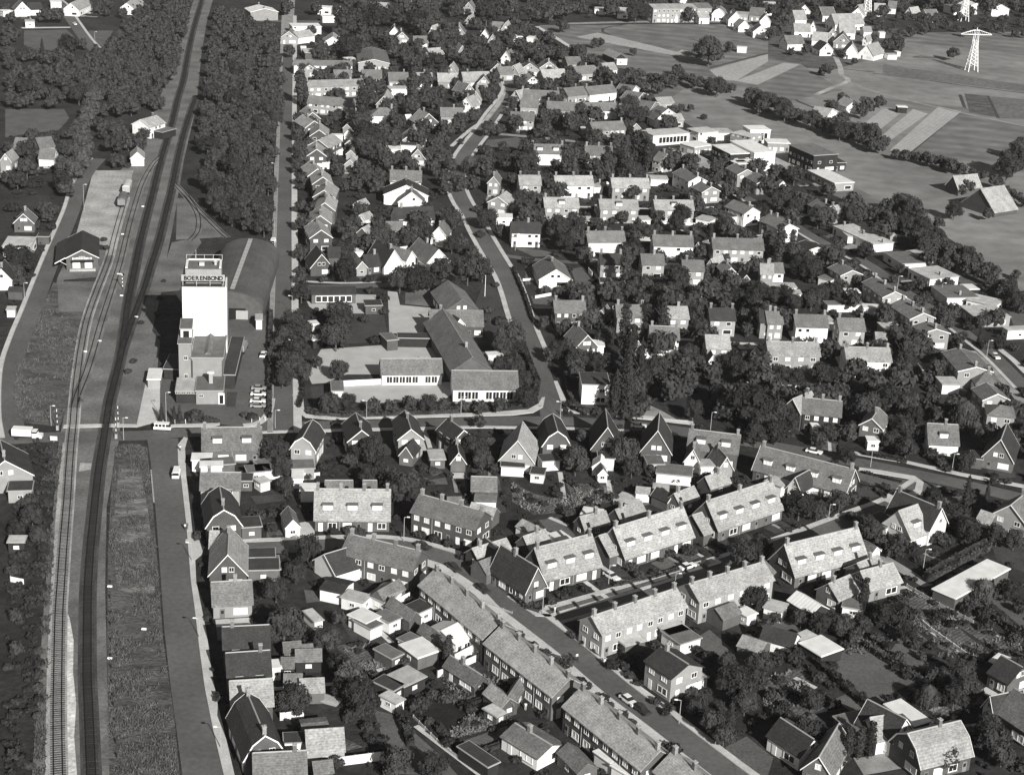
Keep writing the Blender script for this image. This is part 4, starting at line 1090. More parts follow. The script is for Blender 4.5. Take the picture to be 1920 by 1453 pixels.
b=MB(); b.box(-wS/2-.1,wS/2+.1,.15,.3,25.5,27.3); sb=b.ob('name_board',G['concrete'],silo)
b=MB()
for i in range(4):
    u=-wS/2+.2+i*(wS-.5)/3; b.box(u,u+.12,.3,.42,24.1,27); b.tube((u+.06,.4,26.4),(u+.06,1.9,24.15),.06,.06)
b.ob('sign_posts',G['metal'],silo)
L5={'B':['1110','1001','1110','1001','1110'],'O':['0110','1001','1001','1001','0110'],'E':['1111','1000','1110','1000','1111'],'R':['1110','1001','1110','1010','1001'],'N':['1001','1101','1011','1001','1001'],'D':['1110','1001','1001','1001','1110']}
txt='BOERENBOND'; cw=(wS-.9)/10
for i,ch in enumerate(txt):
    cu=bpy.data.curves.new('letter','FONT'); cu.body=ch; cu.size=1.6; cu.extrude=.05; cu.align_x='CENTER'; cu.offset=.05
    t=bpy.data.objects.new('letter',cu); link(t); dg=bpy.context.evaluated_depsgraph_get(); me=bpy.data.meshes.new_from_object(t.evaluated_get(dg)); bpy.data.objects.remove(t)
    me.materials.clear(); me.materials.append(G['black']); o=ob('letter',me,sb,(-wS/2+.45+cw*(i+.5),.09,25.82),(math.pi/2,0,0))
b=MB(); b.box(wS/2+.01,wS/2+.5,1,dS-1,0,23.5); b.ob('side_duct',G['wall_w'],silo)
b=MB(); b.tube((wS/2-.6,-.12,0),(wS/2-.6,-.12,25),.08,.08); b.ob('downpipe',G['trim'],silo)
cs,sn=math.cos(ang),math.sin(ang); mark([cL+Vector((cs*u-sn*v,sn*u+cs*v,0)) for u,v in ((-wS/2-1,-30),(wS/2+5,-30),(wS/2+5,dS),(-wS/2-1,dS))])
def loc_of(o,u,v,z): 
    a=o.rotation_euler[2]; return (math.cos(a)*u-math.sin(a)*v,math.sin(a)*u+math.cos(a)*v,z)
an=bld('f',(359,671),(418,671.5),21,9.3,9.3,'m','p','nw','silo_annex','building','pale annex with flat felt roof and long skylight in front of the white silo tower')
b=MB(); b.prism([(-1.1,9.5),(1.1,9.5),(0,10.4)],-9,9); o=b.ob('skylight',G['roof_m'],an,rot=(0,0,math.pi/2)); o.location=(0,.3,0)
b=MB(); b.tube((-4,-10.65,0),(-4,-10.65,8.6),.09,.09); b.tube((4,-10.65,0),(4,-10.65,8.6),.09,.09); b.ob('downpipe',G['black'],an)
st=bld('f',(334.5,645),(358,645),11,13,13,'m','p','nw','stair_tower','building','narrow pale stair tower with two small square windows at the left of the silo')
for z in (3.8,9): add_win(st,.2,-5.5,z,1,1.1,0,True,1)
bb=bld('f',(338.5,617),(359,617),8,15.6,15.6,'m','w','nw','lift_house','building','white lift house with dark door on top of the stair tower')
b=MB(); b.add([(-.8,-4.03,13.2),(.8,-4.03,13.2),(.8,-4.03,15.1),(-.8,-4.03,15.1)],[(0,1,2,3)]); b.ob('door',G['dark'],bb)
of=bld('f',(330,734),(367,734),9.5,3.4,3.4,'l','d','nw','office','building','low office with light flat roof and dark glazed front below the silo')
for i in range(4): add_win(of,-2.1+i*1.4,-4.75,3.05,1.2,.5,0,True,1)
sh=bld('f',(367.5,733),(418,733),13,3.8,3.8,'m','p','nw','farm_shop','building','pale low shop with dark flat roof and one thick chimney below the silo')
b=MB(); b.box(-.5,.5,-.5,.5,0,3); b.box(-.9,.9,-.6,.6,3,3.25,1); b.ob('chimney',[G['concrete'],G['white']],sh,loc=(.2,-1.2,3.9))
add_win(sh,-2.2,-6.5,2.4,1.2,.7,0,True,1)
b=MB(); b.box(-.8,.8,-.1,.02,0,3.2); d_=b.ob('door_frame',G['white'],sh,loc=(3.1,-6.5,0)); b=MB(); b.add([(-.5,-.12,.2),(.5,-.12,.2),(.5,-.12,2.6),(-.5,-.12,2.6)],[(0,1,2,3)]); b.ob('door',G['dark'],d_)
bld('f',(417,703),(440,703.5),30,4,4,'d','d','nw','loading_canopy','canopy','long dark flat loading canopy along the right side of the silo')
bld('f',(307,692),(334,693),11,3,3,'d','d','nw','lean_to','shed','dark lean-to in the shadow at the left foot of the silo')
wh=bld('b',(373,577),(492,581),56,3.2,8.6,'m','b','nw','barrel_roofed_warehouse','warehouse','large grey barrel roofed warehouse behind the silo')
b=MB(); 
for i in range(14): b.box(-.7,.7,-26+i*3.8,-26+i*3.8+3.5,0,.12)
o=b.ob('roof_light_strip',G['trim'],wh,loc=(0,-.4,9.18),rot=(0,0,-math.pi/2)); o.rotation_euler=(0,0,math.pi/2)
b=MB(); b.box(-4.5,.5,-.2,0,0,3.4); b.ob('gateway',G['dark'],wh,loc=(-28.05,-4,0),rot=(0,0,-math.pi/2))
b=MB(); b.box(-3.6,0,-.25,0,0,2.8); b.ob('pale_door',G['trim'],wh,loc=(-28.08,-5.2,0),rot=(0,0,-math.pi/2))
# concrete loading ramp beside the track
bld('f',(277,712),(300,712),8,2.4,2.4,'w','p','nw','loading_ramp','ramp','pale concrete loading ramp at the end of the drive left of the silo')
# goods shed
gsh=bld('g',(124,484),(184,483),22,4.2,6.8,'d','b','nw.c0','goods_shed','shed','brick railway goods shed with dark roof, white canopy edge and white lettering')
Wg=(P(184,483,4.2)-P(124,484,4.2)).length
b=MB(); q=(6.8-4.2)/(Wg/2); b.prism([(Wg/2,4.25),(Wg/2+3.6,4.25-3.6*q),(Wg/2+3.6,4.45-3.6*q),(Wg/2,4.45)][::1],-11.4,11.4); b.ob('canopy',G['roof_d'],gsh)
b=MB(); b.prism([(Wg/2+.3,4.2),(Wg/2+3.7,4.2-3.6*q),(Wg/2+3.7,4.5-3.6*q),(Wg/2+.3,4.5)],-11.5,-11.42); b.tube((-11.2,Wg/2,2),(-11.2,Wg/2+2.2,3.3),.08,.08); b.ob('canopy_edge',G['white'],gsh)
for u in (-1.9,1.9):
    b=MB(); b.box(-1.45,1.45,-.06,0,0,2.3,1); b.box(-1.2,1.2,-.1,-.06,.15,2.2); b.ob('loading_door',[G['curtain'],G['dark']],gsh,loc=(-11.0,u,.6),rot=(0,0,-math.pi/2))
b=MB(); b.box(-3.6,3.6,-1,0,3,3.35); b.ob('awning',G['dark'],gsh,loc=(-11,0,0),rot=(0,0,-math.pi/2))
b=MB(); b.box(-4.1,4.1,-1.4,0,0,.7); b.ob('loading_platform',G['concrete'],gsh,loc=(-11.05,0,0),rot=(0,0,-math.pi/2))
b=MB()   # the lettering is too small to read in the photograph: irregular white strokes, a raised emblem in the middle
rr=random.Random(3)
for i in range(12):
    x0=-3.1+i*.52; hgt=.62+(.5 if 4<=i<=7 else 0)
    for sx in ((0,.1),(.26,.36)): b.box(x0+sx[0],x0+sx[1],-.06,-.01,3.6,3.6+hgt)
    b.box(x0,x0+.36,-.065,-.011,3.6+rr.choice((0,.26,.5)),3.7+rr.choice((.0,.26,.5))+.1)
b.ob('lettering',G['white'],gsh,loc=(-11.02,0,0),rot=(0,0,-math.pi/2))
# station
bld('g',(248,233),(282,239),10,5,7.6,'l','w','c1','station_building','building','white station building with pale roof beside the tracks in the wood')
bld('f',(283,245),(304,249),9,3,3,'m','d','nw','platform_canopy','canopy','grey flat platform canopy at the right of the station building')
bld('g',(245,297),(270,297),9,3.2,5.6,'l','w','c0','crossing_hut','building','small white gabled hut by the tracks below the station')
# ================= pylon
def pylon(px,py,h,w,label):
    g=P(px,py); t=empty('electricity_pylon',g,R(8)); tag(t,label,'pylon',kind=None)
    a=w/2; zt=h*.8; aw=1.3
    for sx,sy in ((-1,-1),(1,-1),(1,1),(-1,1)):
        b=MB(); b.tube((sx*a,sy*a,0),(sx*aw,sy*aw,h*.6),.26,.2,n=4); b.tube((sx*aw,sy*aw,h*.6),(sx*.9,sy*.9,h*.92),.2,.16,n=4); b.ob('leg',G['pylon'],t)
    br=MB()
    for k in range(7):
        z0=h*.13+h*.6*k/7*.95; z1=h*.13+h*.6*(k+1)/7*.95
        wf=lambda z:a+(aw-a)*min(1,z/(h*.6)) if z<h*.6 else aw
        w0,w1=wf(z0),wf(z1)
        for s in range(4):
            c=[(-1,-1),(1,-1),(1,1),(-1,1)]; p,q=c[s],c[(s+1)%4]
            br.tube((p[0]*w0,p[1]*w0,z0),(q[0]*w1,q[1]*w1,z1),.12,.12,n=3); br.tube((q[0]*w0,q[1]*w0,z0),(p[0]*w1,p[1]*w1,z1),.12,.12,n=3); br.tube((p[0]*w1,p[1]*w1,z1),(q[0]*w1,q[1]*w1,z1),.1,.1,n=3)
    br.ob('bracing',G['pylon'],t)
    ar=MB(); zz=h*.84
    for sy in (-1,1):
        ar.tube((-9,0,zz),(0,sy*.9,zz),.18,.2,n=4); ar.tube((9,0,zz),(0,sy*.9,zz),.18,.2,n=4)
        ar.tube((-9,0,zz+.3),(-1.5,sy*.8,zz+2.4),.15,.15,n=4); ar.tube((9,0,zz+.3),(1.5,sy*.8,zz+2.4),.15,.15,n=4); ar.tube((-1.5,sy*.8,zz+2.4),(1.5,sy*.8,zz+2.4),.15,.15,n=4)
    for i in range(1,8):
        for s in (-1,1): x=s*i*1.1; ar.tube((x,0,zz),(x+s*.5,0,zz+2.5-abs(x)*.23),.1,.1,n=3)
    ar.tube((0,0,zz+2.3),(0,0,h),.35,.1,n=4); ar.ob('crossarm',G['pylon'],t)
pylon(1821,134,24.5,5.6,'tall pale lattice pylon in the fields beside the lone round tree'); pylon(1624,32,24,5.4,'distant lattice pylon above the farm village roofs'); pylon(1806,40,24,5.4,'second distant pylon partly hidden behind the tree belt')
# ================= vehicles
def car(x,y,ang,col,label,kind='car'):
    g=P(x,y); 
    t=empty({'car':'parked_car','van':'delivery_van','truck':'truck'}[kind],(g.x,g.y,gz_(g.x,g.y)+.01),ang); tag(t,label,{'car':'car','van':'van','truck':'truck'}[kind])
    pm=G['car_'+col]
    if kind=='car':
        b=MB(); b.prism([(-.8,.35),(.8,.35),(.82,.8),(.76,.92),(-.76,.92),(-.82,.8)],-2.1,2.1); b.v=[(u*(1 if z<.85 else .97),v*(1 if abs(u)<2.0 or z<.5 else .9),z-(.08 if abs(u)>2 and z>.85 else 0)) for u,v,z in b.v]; b.ob('body',pm,t)
        b=MB(); b.add([(-1.5,-.72,.9),(.85,-.72,.9),(.85,.72,.9),(-1.5,.72,.9),(-1.05,-.56,1.33),(.25,-.56,1.33),(.25,.56,1.33),(-1.05,.56,1.33)],[(0,1,5,4),(1,2,6,5),(2,3,7,6),(3,0,4,7)]); b.ob('windows',G['glass'],t)
        b=MB(); b.box(-1.08,.28,-.58,.58,1.33,1.39); b.ob('car_roof',pm,t)
        wx=1.3
    elif kind=='van':
        b=MB(); b.prism([(-.85,.35),(.85,.35),(.85,1.1),(-.85,1.1)],-2.2,2.2); b.ob('body',pm,t)
        b=MB(); b.add([(-2.15,-.83,1.1),(2.1,-.83,1.1),(2.1,.83,1.1),(-2.15,.83,1.1),(-2.05,-.7,1.75),(1.7,-.7,1.75),(1.7,.7,1.75),(-2.05,.7,1.75)],[(0,1,5,4),(1,2,6,5),(2,3,7,6),(3,0,4,7)]); b.ob('windows',G['glass'],t)
        b=MB(); b.box(-2.07,1.72,-.72,.72,1.75,1.95); b.ob('car_roof',pm,t); wx=1.4
        for u in (-1.9,-1,-.1,.8): b=MB(); b.box(u,u+.18,-.86,.86,1.1,1.76); b.ob('pillar',pm,t)
    else:
        b=MB(); b.box(-3.8,1.0,-1.15,1.15,1.1,2.9); b.ob('cargo_box',pm,t); b=MB(); b.box(1.2,2.4,-1,1,.7,1.9); b.box(1.25,2.35,-.95,.95,2.35,2.45); b.ob('cab',pm,t)
        b=MB(); b.box(1.22,2.38,-.97,.97,1.9,2.35); b.ob('windows',G['glass'],t); b=MB(); b.box(2.42,3.6,-.9,.9,.6,1.5); b.ob('bonnet',pm,t); b=MB(); b.box(-3.7,3.4,-.5,.5,.6,1.05); b.ob('chassis',G['black'],t); wx=2.6
    for u in (-wx,wx):
        for v in (-.72 if kind!='truck' else -.95,.72 if kind!='truck' else .95): b=MB(); b.cyl((0,0,0),(0,1,0),.31 if kind!='truck' else .48,.2); b.ob('wheel',G['tyre'],t,loc=(u,v,.31 if kind!='truck' else .48))
    return t
def dirang(x0,y0,x1,y1): a=P(x0,y0);b=P(x1,y1); return math.atan2(b.y-a.y,b.x-a.x)
fa=dirang(1155,1290,1238,1352); ga=dirang(1200,1108,1300,1077)
car(1178,1317,fa,'w','white saloon car at the kerb of the front street, ahead of a dark car'); car(1203,1334,fa,'d','dark car parked right behind the white saloon on the front street')
car(1288,1066,ga,'w','white coupe standing in the side street before the dormered terrace'); car(1146,1084,dirang(1130,1075,1165,1095),'w','white car in the driveway at the end of the pale dormered terrace')
car(1334,1060,ga,'d','dark car in the shade of the side street behind the white coupe')
car(305,806,0.02,'w','white minibus driving on the cross road just right of the level crossing','van'); car(53,823,0,'w','white box truck waiting at the left of the level crossing','truck')
car(1197,802,-.06,'w','white car on the cross road before the steep gabled houses'); car(1526,850,dirang(1500,845,1560,858),'w','white car half hidden behind the terrace roof by the big tree')
car(331,893,R(95),'w','white pickup at the kerb of the station road beside the brick houses','van'); 
car(486,731,.03,'g','grey car, uppermost of the four parked in the silo yard'); car(485,742,.03,'w','second white car from the top in the silo yard row'); car(484,755,.03,'w','white car third from the top in the silo yard row'); car(484,764,.03,'g','lowest car of the silo yard row next to the hedge')
car(455,658,R(88),'g','grey lorry parked in the middle of the silo yard','truck'); car(494,668,R(88),'w','white car alone by the tree street edge of the silo yard')
car(512,458,R(90),'w','white van parked in the shade along the tree street','van'); car(514,484,R(90),'w','white car behind the van on the tree street')
car(793,1027,dirang(780,1025,830,1045),'d','dark car at the bend of the front street before the brick terrace'); car(905,1108,fa,'d','dark car with light load beside the small shrub on the front street')
car(851,1068,fa,'d','dark car on the curve of the front street below the bend'); car(637,798,.02,'d','black car on the cross road by the shadowed gabled houses')
car(1866,671,dirang(1840,650,1880,685),'w','white car on the garden street at the right edge'); car(80,456,R(70),'d','dark car beside the flat white building left of the lane'); car(1605,493,dirang(1590,476,1640,504),'d','dark car in the lay-by of the garden street')
car(1592,500,dirang(1590,476,1640,504),'w','white car in the lay-by of the garden street'); car(140,47,R(120),'w','white car on the far road in the top left corner'); car(180,88,R(120),'d','dark car on the far road before the wood')
car(592,178,.1,'w','white car before the white apartment block'); car(1064,549-0,.1,'w','white car between the bungalow garden and the dark hedge') if False else None
car(1087,556,.1,'w','white car beside the garden hedge below the bungalow')
def wagon(x,y,x1,y1,col,label,round_=False):
    g=P(x,y); a=dirang(x,y,x1,y1); t=empty('freight_wagon',(g.x,g.y,gz_(g.x,g.y)+.2),a); tag(t,label,'wagon')
    b=MB(); b.box(-4.6,4.6,-1.35,1.35,1,3.1); b.ob('body',G[col],t)
    b=MB(); b.prism([(-1.45,3.1),(1.45,3.1),(1.1,3.5),(.5,3.75),(-.5,3.75),(-1.1,3.5)],-4.7,4.7); b.ob('roof',G['roof_m' if not round_ else 'flat_l'],t)
    b=MB(); b.box(-4.5,4.5,-.5,.5,.55,1); b.ob('underframe',G['black'],t)
    for u in (-3,3):
        for v in (-.75,.75): b=MB(); b.cyl((0,0,0),(0,1,0),.48,.14); b.ob('wheel',G['black'],t,loc=(u,v,.48))
wagon(230,385,237,366,'wood','dark wooden freight wagon, nearer of two, on the gravel yard track'); wagon(239,361,246,343,'concrete','pale freight wagon just behind the dark one on the gravel yard track',True)
# ================= street lamps, poles, signal, crossing
LB=[]
def lamp(x,y,h,side,label):
    g=P(x,y); t=empty('street_lamp',g,0 if side>0 else math.pi); tag(t,label,'street lamp','street lamps along the roads'); 
    b=MB(); b.tube((0,0,0),(0,0,h),.09,.06); b.ob('pole',G['concrete'],t); b=MB(); b.tube((0,0,h),(.9,0,h+.15),.05,.04); b.ob('arm',G['metal'],t); b=MB(); b.box(.6,1.25,-.14,.14,h+.05,h+.22); b.ob('lamp_head',G['white'],t)
for x,y,h,s,l in ((374,1196,4.4,-1,'street lamp on the station road pavement above the bright roof'),(414,1403,4.4,-1,'lowest street lamp on the station road pavement'),(360,1052,4.4,-1,'street lamp on the station road by the brick gambrel house'),
 (1273,1356,5,-1,'street lamp before the dark trees on the front street'),(1632,876,5.6,1,'street lamp at the tip of the grass triangle'),(1784,888,5.4,1,'street lamp before the white walled house with broken hedge'),
 (1730,1072,5.6,1,'street lamp by the clipped hedge corner'),(1553,976,4.2,1,'street lamp on the side street near the grass triangle'),(1050,789,5.4,-1,'street lamp at the mouth of the school street'),
 (687,785,5,-1,'street lamp before the school hedge, left one'),(864,777,5,1,'street lamp before the school hedge, right one'),(516,803,5,1,'street lamp on the silo yard corner'),(548,588,5.6,-1,'street lamp beside the round trees of the tree street'),
 (549,670,5.2,-1,'street lamp between the dark trees left of the playground'),(158,397,10,1,'tall light pole on the lane above the goods shed'),(232,825,6,1,'light pole just right of the level crossing'),(96,798,5.4,1,'thin pole in the rough grass left of the crossing'),
 (312,797,9,1,'tall pole before the row of small conifers'),(1264,1114,5,1,'street lamp at the kerb before the garden of the dormered terrace'),(1017,1150,6,1,'street lamp on the junction corner'),(757,1015,6,1,'street lamp at the bend of the front street'),
 (1141,1094,4.4,1,'small lamp in the shaded side street'),(515,440,5,-1,'street lamp at the wood edge on the tree street'),(515,330,5,-1,'upper street lamp at the wood edge'),(46,560,5,1,'street lamp on the lane at the left edge'),(966,470,6,1,'street lamp at the lawn of the white windowed house'),
 (1764,558,5,1,'lamp by the flat bungalow on the garden street'),(1682,545,5,1,'lamp on the bend of the garden street'),(1850,672-4,5,1,'lamp beside the white car on the garden street'),(178,78,5,1,'lamp on the far road'),(1332,836-30,5,1,'lamp by the two-part house on the cross road'),(832,470,6,-1,'lamp on the school street near the junction')): lamp(x,y,h,s,l)
g=P(909,556); t=empty('flagpole',g); tag(t,'white flagpole on the lawn behind the school','flagpole'); b=MB(); b.tube((0,0,0),(0,0,7),.12,.07,n=8); b.ob('pole',G['white'],t); b=MB(); b.tube((0,0,7),(0,0,7.2),.14,.02,n=8); b.ob('finial',G['white'],t)
g=P(230,541); t=empty('railway_signal',g); tag(t,'banded black and white semaphore signal between the tracks','signal')
for i in range(8): b=MB(); b.tube((0,0,i*.6),(0,0,i*.6+.6),.14,.14,n=8); b.ob('band',G['white' if i%2 else 'black'],t)
b=MB(); b.box(-1.6,-.1,-.06,.06,4.6,4.95); b.ob('arm',G['white'],t); b=MB(); b.cyl((.25,0,4.7),(0,1,0),.42,.12); b.ob('lamp_disc',G['black'],t)
for x,y,l in ((108,806,'red and white crossing barrier raised at the left of the tracks'),(218,822,'dark crossing barrier post right of the main track'),(222,800,'crossing barrier post on the far side of the cross road')):
    g=P(x,y); t=empty('crossing_barrier',g); tag(t,l,'barrier','level crossing barriers'); b=MB(); b.box(-.3,.3,-.3,.3,0,1.2); b.ob('base',G['trim'],t)
    for i in range(6): b=MB(); b.tube((0,0,1.2+i*.75),(0,0,1.95+i*.75),.09,.09); b.ob('band',G['white' if i%2 else 'black'],t)
g=P(101,829); t=empty('crossing_sign',g); tag(t,'small white slatted board beside the level crossing','sign'); b=MB(); b.tube((0,0,0),(0,0,1),.06,.06); b.ob('post',G['concrete'],t)
for i in range(3): b=MB(); b.box(-.9,.9,-.05,.05,.5+i*.4,.8+i*.4); b.ob('slat',G['white'],t)
# ================= people
def person(x,y,ang,top,low,label,bike=False):
    g=P(x,y); t=empty('person',(g.x,g.y,gz_(g.x,g.y)),ang); tag(t,label,'person')
    dz=.25 if bike else 0
    V=[(0,0,.95+dz),(0,0,1.2+dz),(0,0,1.42+dz),(0,0,1.52+dz),(0,0,1.62+dz),(-.2,0,1.4+dz),(.2,0,1.4+dz),(-.27,.1,1.12+dz),(.27,-.05,1.12+dz),(-.26,.28,.95+dz+.05),(.26,.1,.9+dz),(-.1,0,.9+dz),(.1,0,.9+dz),(-.1,.12,.5+dz),(.1,-.05,.5+dz),(-.1,.02,.06+dz),(.1,-.18,.08+dz),(-.1,.16,.03+dz),(.1,-.04,.03+dz)]
    E=[(0,1),(1,2),(2,3),(3,4),(2,5),(2,6),(5,7),(6,8),(7,9),(8,10),(0,11),(0,12),(11,13),(12,14),(13,15),(14,16),(15,17),(16,18)]
    r=[.16,.15,.15,.06,.1,.075,.075,.055,.055,.04,.04,.1,.1,.075,.075,.05,.05,.04,.04]
    me=bpy.data.meshes.new('body'); me.from_pydata(V,E,[]); o=ob('body',me,t)
    m=o.modifiers.new('s','SKIN')
    if not me.skin_vertices: me.attributes
    for i,sv in enumerate(me.skin_vertices[0].data): sv.radius=(r[i],r[i]*.85)
    me.skin_vertices[0].data[0].use_root=True
    o.modifiers.new('ss','SUBSURF').levels=1
    dg=bpy.context.evaluated_depsgraph_get(); m2=bpy.data.meshes.new_from_object(o.evaluated_get(dg)); o.modifiers.clear(); o.data=m2; m2.name='body'
    m2.materials.clear()
    for q in (top,low,'skin'): m2.materials.append(G[q])
    for p in m2.polygons: z=p.center.z-dz; p.material_index=2 if z>1.47 else (0 if z>.93 else 1)
    b=MB(); n=8; 
    for i in range(5):
        z0=.11*math.cos(math.pi*i/5*.62); 
    b.v=[];b.f=[];b.m=[]
    b.tube((0,0,1.66+dz),(0,0,1.76+dz),.115,.07,n=8); b.tube((0,-.02,1.56+dz),(0,-.02,1.67+dz),.1,.115,n=8); b.ob('hair',G['black'],t)
    return t
def bicycle(x,y,ang,label):
    g=P(x,y); t=empty('bicycle',(g.x,g.y,gz_(g.x,g.y)),ang); tag(t,label,'bicycle')
    for v in (-.55,.55):
        b=MB()
        for i in range(14):
            a0,a1=2*math.pi*i/14,2*math.pi*(i+1)/14; b.tube((0,v+.33*math.cos(a0),.34+.33*math.sin(a0)),(0,v+.33*math.cos(a1),.34+.33*math.sin(a1)),.03,.03,n=4)
        b.ob('wheel',G['black'],t)
    b=MB()
    for p,q in (((0,-.55,.34),(0,-.1,.34)),((0,-.1,.34),(0,-.2,.9)),((0,-.15,.75),(0,.4,.85)),((0,-.1,.34),(0,.4,.85)),((0,.55,.34),(0,.38,1.0)),((-.28,.33,1.02),(.28,.33,1.02))): b.tube(p,q,.03,.03,n=5)
    b.ob('frame',G['black'],t); b=MB(); b.box(-.09,.09,-.34,-.08,.9,.96); b.ob('saddle',G['black'],t)
for x,y,a,tp,lo,l in ((347,994,0,'cloth_l','cloth_d','person in a light top on the station road pavement, left of two'),(351,993,.5,'cloth_d','cloth_d','person in dark clothes beside another on the station road pavement'),
  (338,846,0,'cloth_l','cloth_d','person in a pale shirt on the station road corner'),(66,834,0,'cloth_d','cloth_d','person in dark clothes standing before the white truck'),(1040,1150,.4,'cloth_l','cloth_l','person in pale clothes on the junction corner'),
  (865,1045,0,'cloth_l','cloth_d','person in a light top on the pavement of the bend'),(985,1331,0,'cloth_l','cloth_l','person in white on the terrace behind the front row')): person(x,y,a,tp,lo,l)
for x,y,a,l in ((1133,1250,fa-1.57,'beside the kerb of the front street'),(1066,779,-1.57,'on the school street corner'),(1053,778,-1.57,'at the school street mouth'),(151,754,-1.5,'between the tracks above the crossing'),(1081,1240,fa-1.57,'in the middle of the front street')):
    bicycle(x,y,a,'black bicycle ridden '+l); person(x,y,a,'cloth_l' if x!=151 else 'cloth_d','cloth_d','cyclist '+l,True)
# ================= TREES
def rand_dirs(n,zmin=-.5):
    v=rng.normal(size=(n*3,3)); v/=np.linalg.norm(v,axis=1)[:,None]; v=v[v[:,2]>zmin]; return v[:n]
def cards(P_,N_,s,rngsz=.5,k=4):
    n=len(P_); Nn=N_+rng.normal(size=(n,3))*.55; Nn/=np.linalg.norm(Nn,axis=1)[:,None]
    T=np.cross(Nn,rng.normal(size=(n,3))); T/=np.linalg.norm(T,axis=1)[:,None]+1e-9; B=np.cross(Nn,T)
    sz=(s*(1+rngsz*(rng.random(n)-.5)))[:,None] if np.ndim(s)==0 else s[:,None]
    V=np.stack([P_-T*sz-B*sz*.7,P_+T*sz*.9-B*sz*.6,P_+T*sz+B*sz*.7,P_-T*sz*.8+B*sz*.8],1).reshape(-1,3)
    Q=np.arange(n*4).reshape(-1,4); return V,Q
def merge(L):
    V=[];Q=[];o=0
    for v,q in L: V.append(v);Q.append(q+o);o+=len(v)
    return np.concatenate(V),np.concatenate(Q)
def lumps_round(seed,nl=11):
    r=np.random.default_rng(seed); L=[((0,0,.60),.36)]
    for i in range(nl):
        a=2*math.pi*(i/nl+r.random()*.12)*1.0*2.4; z=.3+.55*(i+.5)/nl; rad=.30*math.sin(math.pi*min(.95,max(.12,(z-.12)/.85)))+.03
        L.append(((rad*math.cos(a),rad*math.sin(a),z),.15+.08*r.random()))
    return L
def crown(L,n,size,name,m,core=True,zsq=1.):
    out=[]; w=np.array([l[1]**2 for l in L]); w/=w.sum(); C_=np.array([l[0] for l in L]); Rr=np.array([l[1] for l in L])
    for i,(c,rad) in enumerate(L):
        k=max(6,int(n*w[i])); d=rand_dirs(k,-.45); p=np.array(c)+d*rad*(1+.12*(rng.random((len(d),1))-.4))*np.array([1,1,zsq])
        keep=np.ones(len(p),bool)
        for j in range(len(L)):
            if j!=i: keep&=np.linalg.norm((p-C_[j])/np.array([1,1,zsq]),axis=1)>Rr[j]*.92
        if keep.sum(): out.append(cards(p[keep],d[keep],size))
    if core:   # dark inner mass: coarse octahedral balls made of quads
        for c,rad in L:
            u=rad*.84; q=[]
            for a in range(6):
                for bb in range(-1,2):
                    t0,t1=a*math.pi/3,(a+1)*math.pi/3; p0,p1=bb*math.pi/3-math.pi/6,bb*math.pi/3+math.pi/6
                    for (t,p) in ((t0,p0),(t1,p0),(t1,p1),(t0,p1)): q.append((c[0]+u*math.cos(p)*math.cos(t),c[1]+u*math.cos(p)*math.sin(t),c[2]+zsq*u*math.sin(p)))
            out.append((np.array(q),np.arange(len(q)).reshape(-1,4)))
    V,Q=merge(out); return npmesh(name,V,Q,G[m])
def trunkme(h,r,name='trunk',limbs=True):
    b=MB(); b.tube((0,0,0),(0,0,h*.55),r,r*.6,n=7)
    if limbs:
        for i in range(5): a=i*1.3; b.tube((0,0,h*(.35+.04*i)),(.2*math.cos(a),.2*math.sin(a),h*(.65+.03*i)),r*.45,r*.2,n=5)
    return b.me(name,G['bark'])
CR={}
CR['r']=[crown(lumps_round(s,13),1500,.026,'crown','leaf') for s in range(5)]
CR['q']=[crown(lumps_round(20+s,9),420,.046,'crown','leaf') for s in range(4)]      # for small or far trees
CR['l']=[crown(lumps_round(40+s,11),1300,.028,'crown','leaf_l') for s in range(2)]
def conifer(seed):
    r=np.random.default_rng(seed); ps=[];ns=[]
    for k in range(9):
        z=.12+.86*k/9; rad=.17*(1-z)+.025; n=int(190*(1-z)+14)
        a=r.random(n)*2*math.pi; rr=rad*(.35+.65*np.sqrt(r.random(n)))*(1+.25*np.sin(a*5+k)); zz=z-.12*rr/rad*.55+r.random(n)*.035
        ps.append(np.stack([rr*np.cos(a),rr*np.sin(a),zz],1)); ns.append(np.stack([np.cos(a)*.6,np.sin(a)*.6,np.full(n,.8)],1))
    V,Q=cards(np.concatenate(ps),np.concatenate(ns),.016); q=[]
    for a in range(6):
        t0,t1=a*math.pi/3,(a+1)*math.pi/3
        for z0,r0,z1,r1 in ((.06,.13,.95,.005),): q+= [(r0*math.cos(t0),r0*math.sin(t0),z0),(r0*math.cos(t1),r0*math.sin(t1),z0),(r1*math.cos(t1),r1*math.sin(t1),z1),(r1*math.cos(t0),r1*math.sin(t0),z1)]
    V,Q=merge([(V,Q),(np.array(q),np.arange(24).reshape(-1,4))]); return npmesh('crown',V,Q,G['leaf_d'])
CR['c']=[conifer(s) for s in range(3)]       # unit height 1, width .34
CR['p']=[crown([((.02*math.cos(i*2),.02*math.sin(i*2),.14+i*.105),.105 if 1<i<6 else .075) for i in range(8)],700,.018,'crown','leaf') for s in range(2)]   # height 1
CR['w']=[]
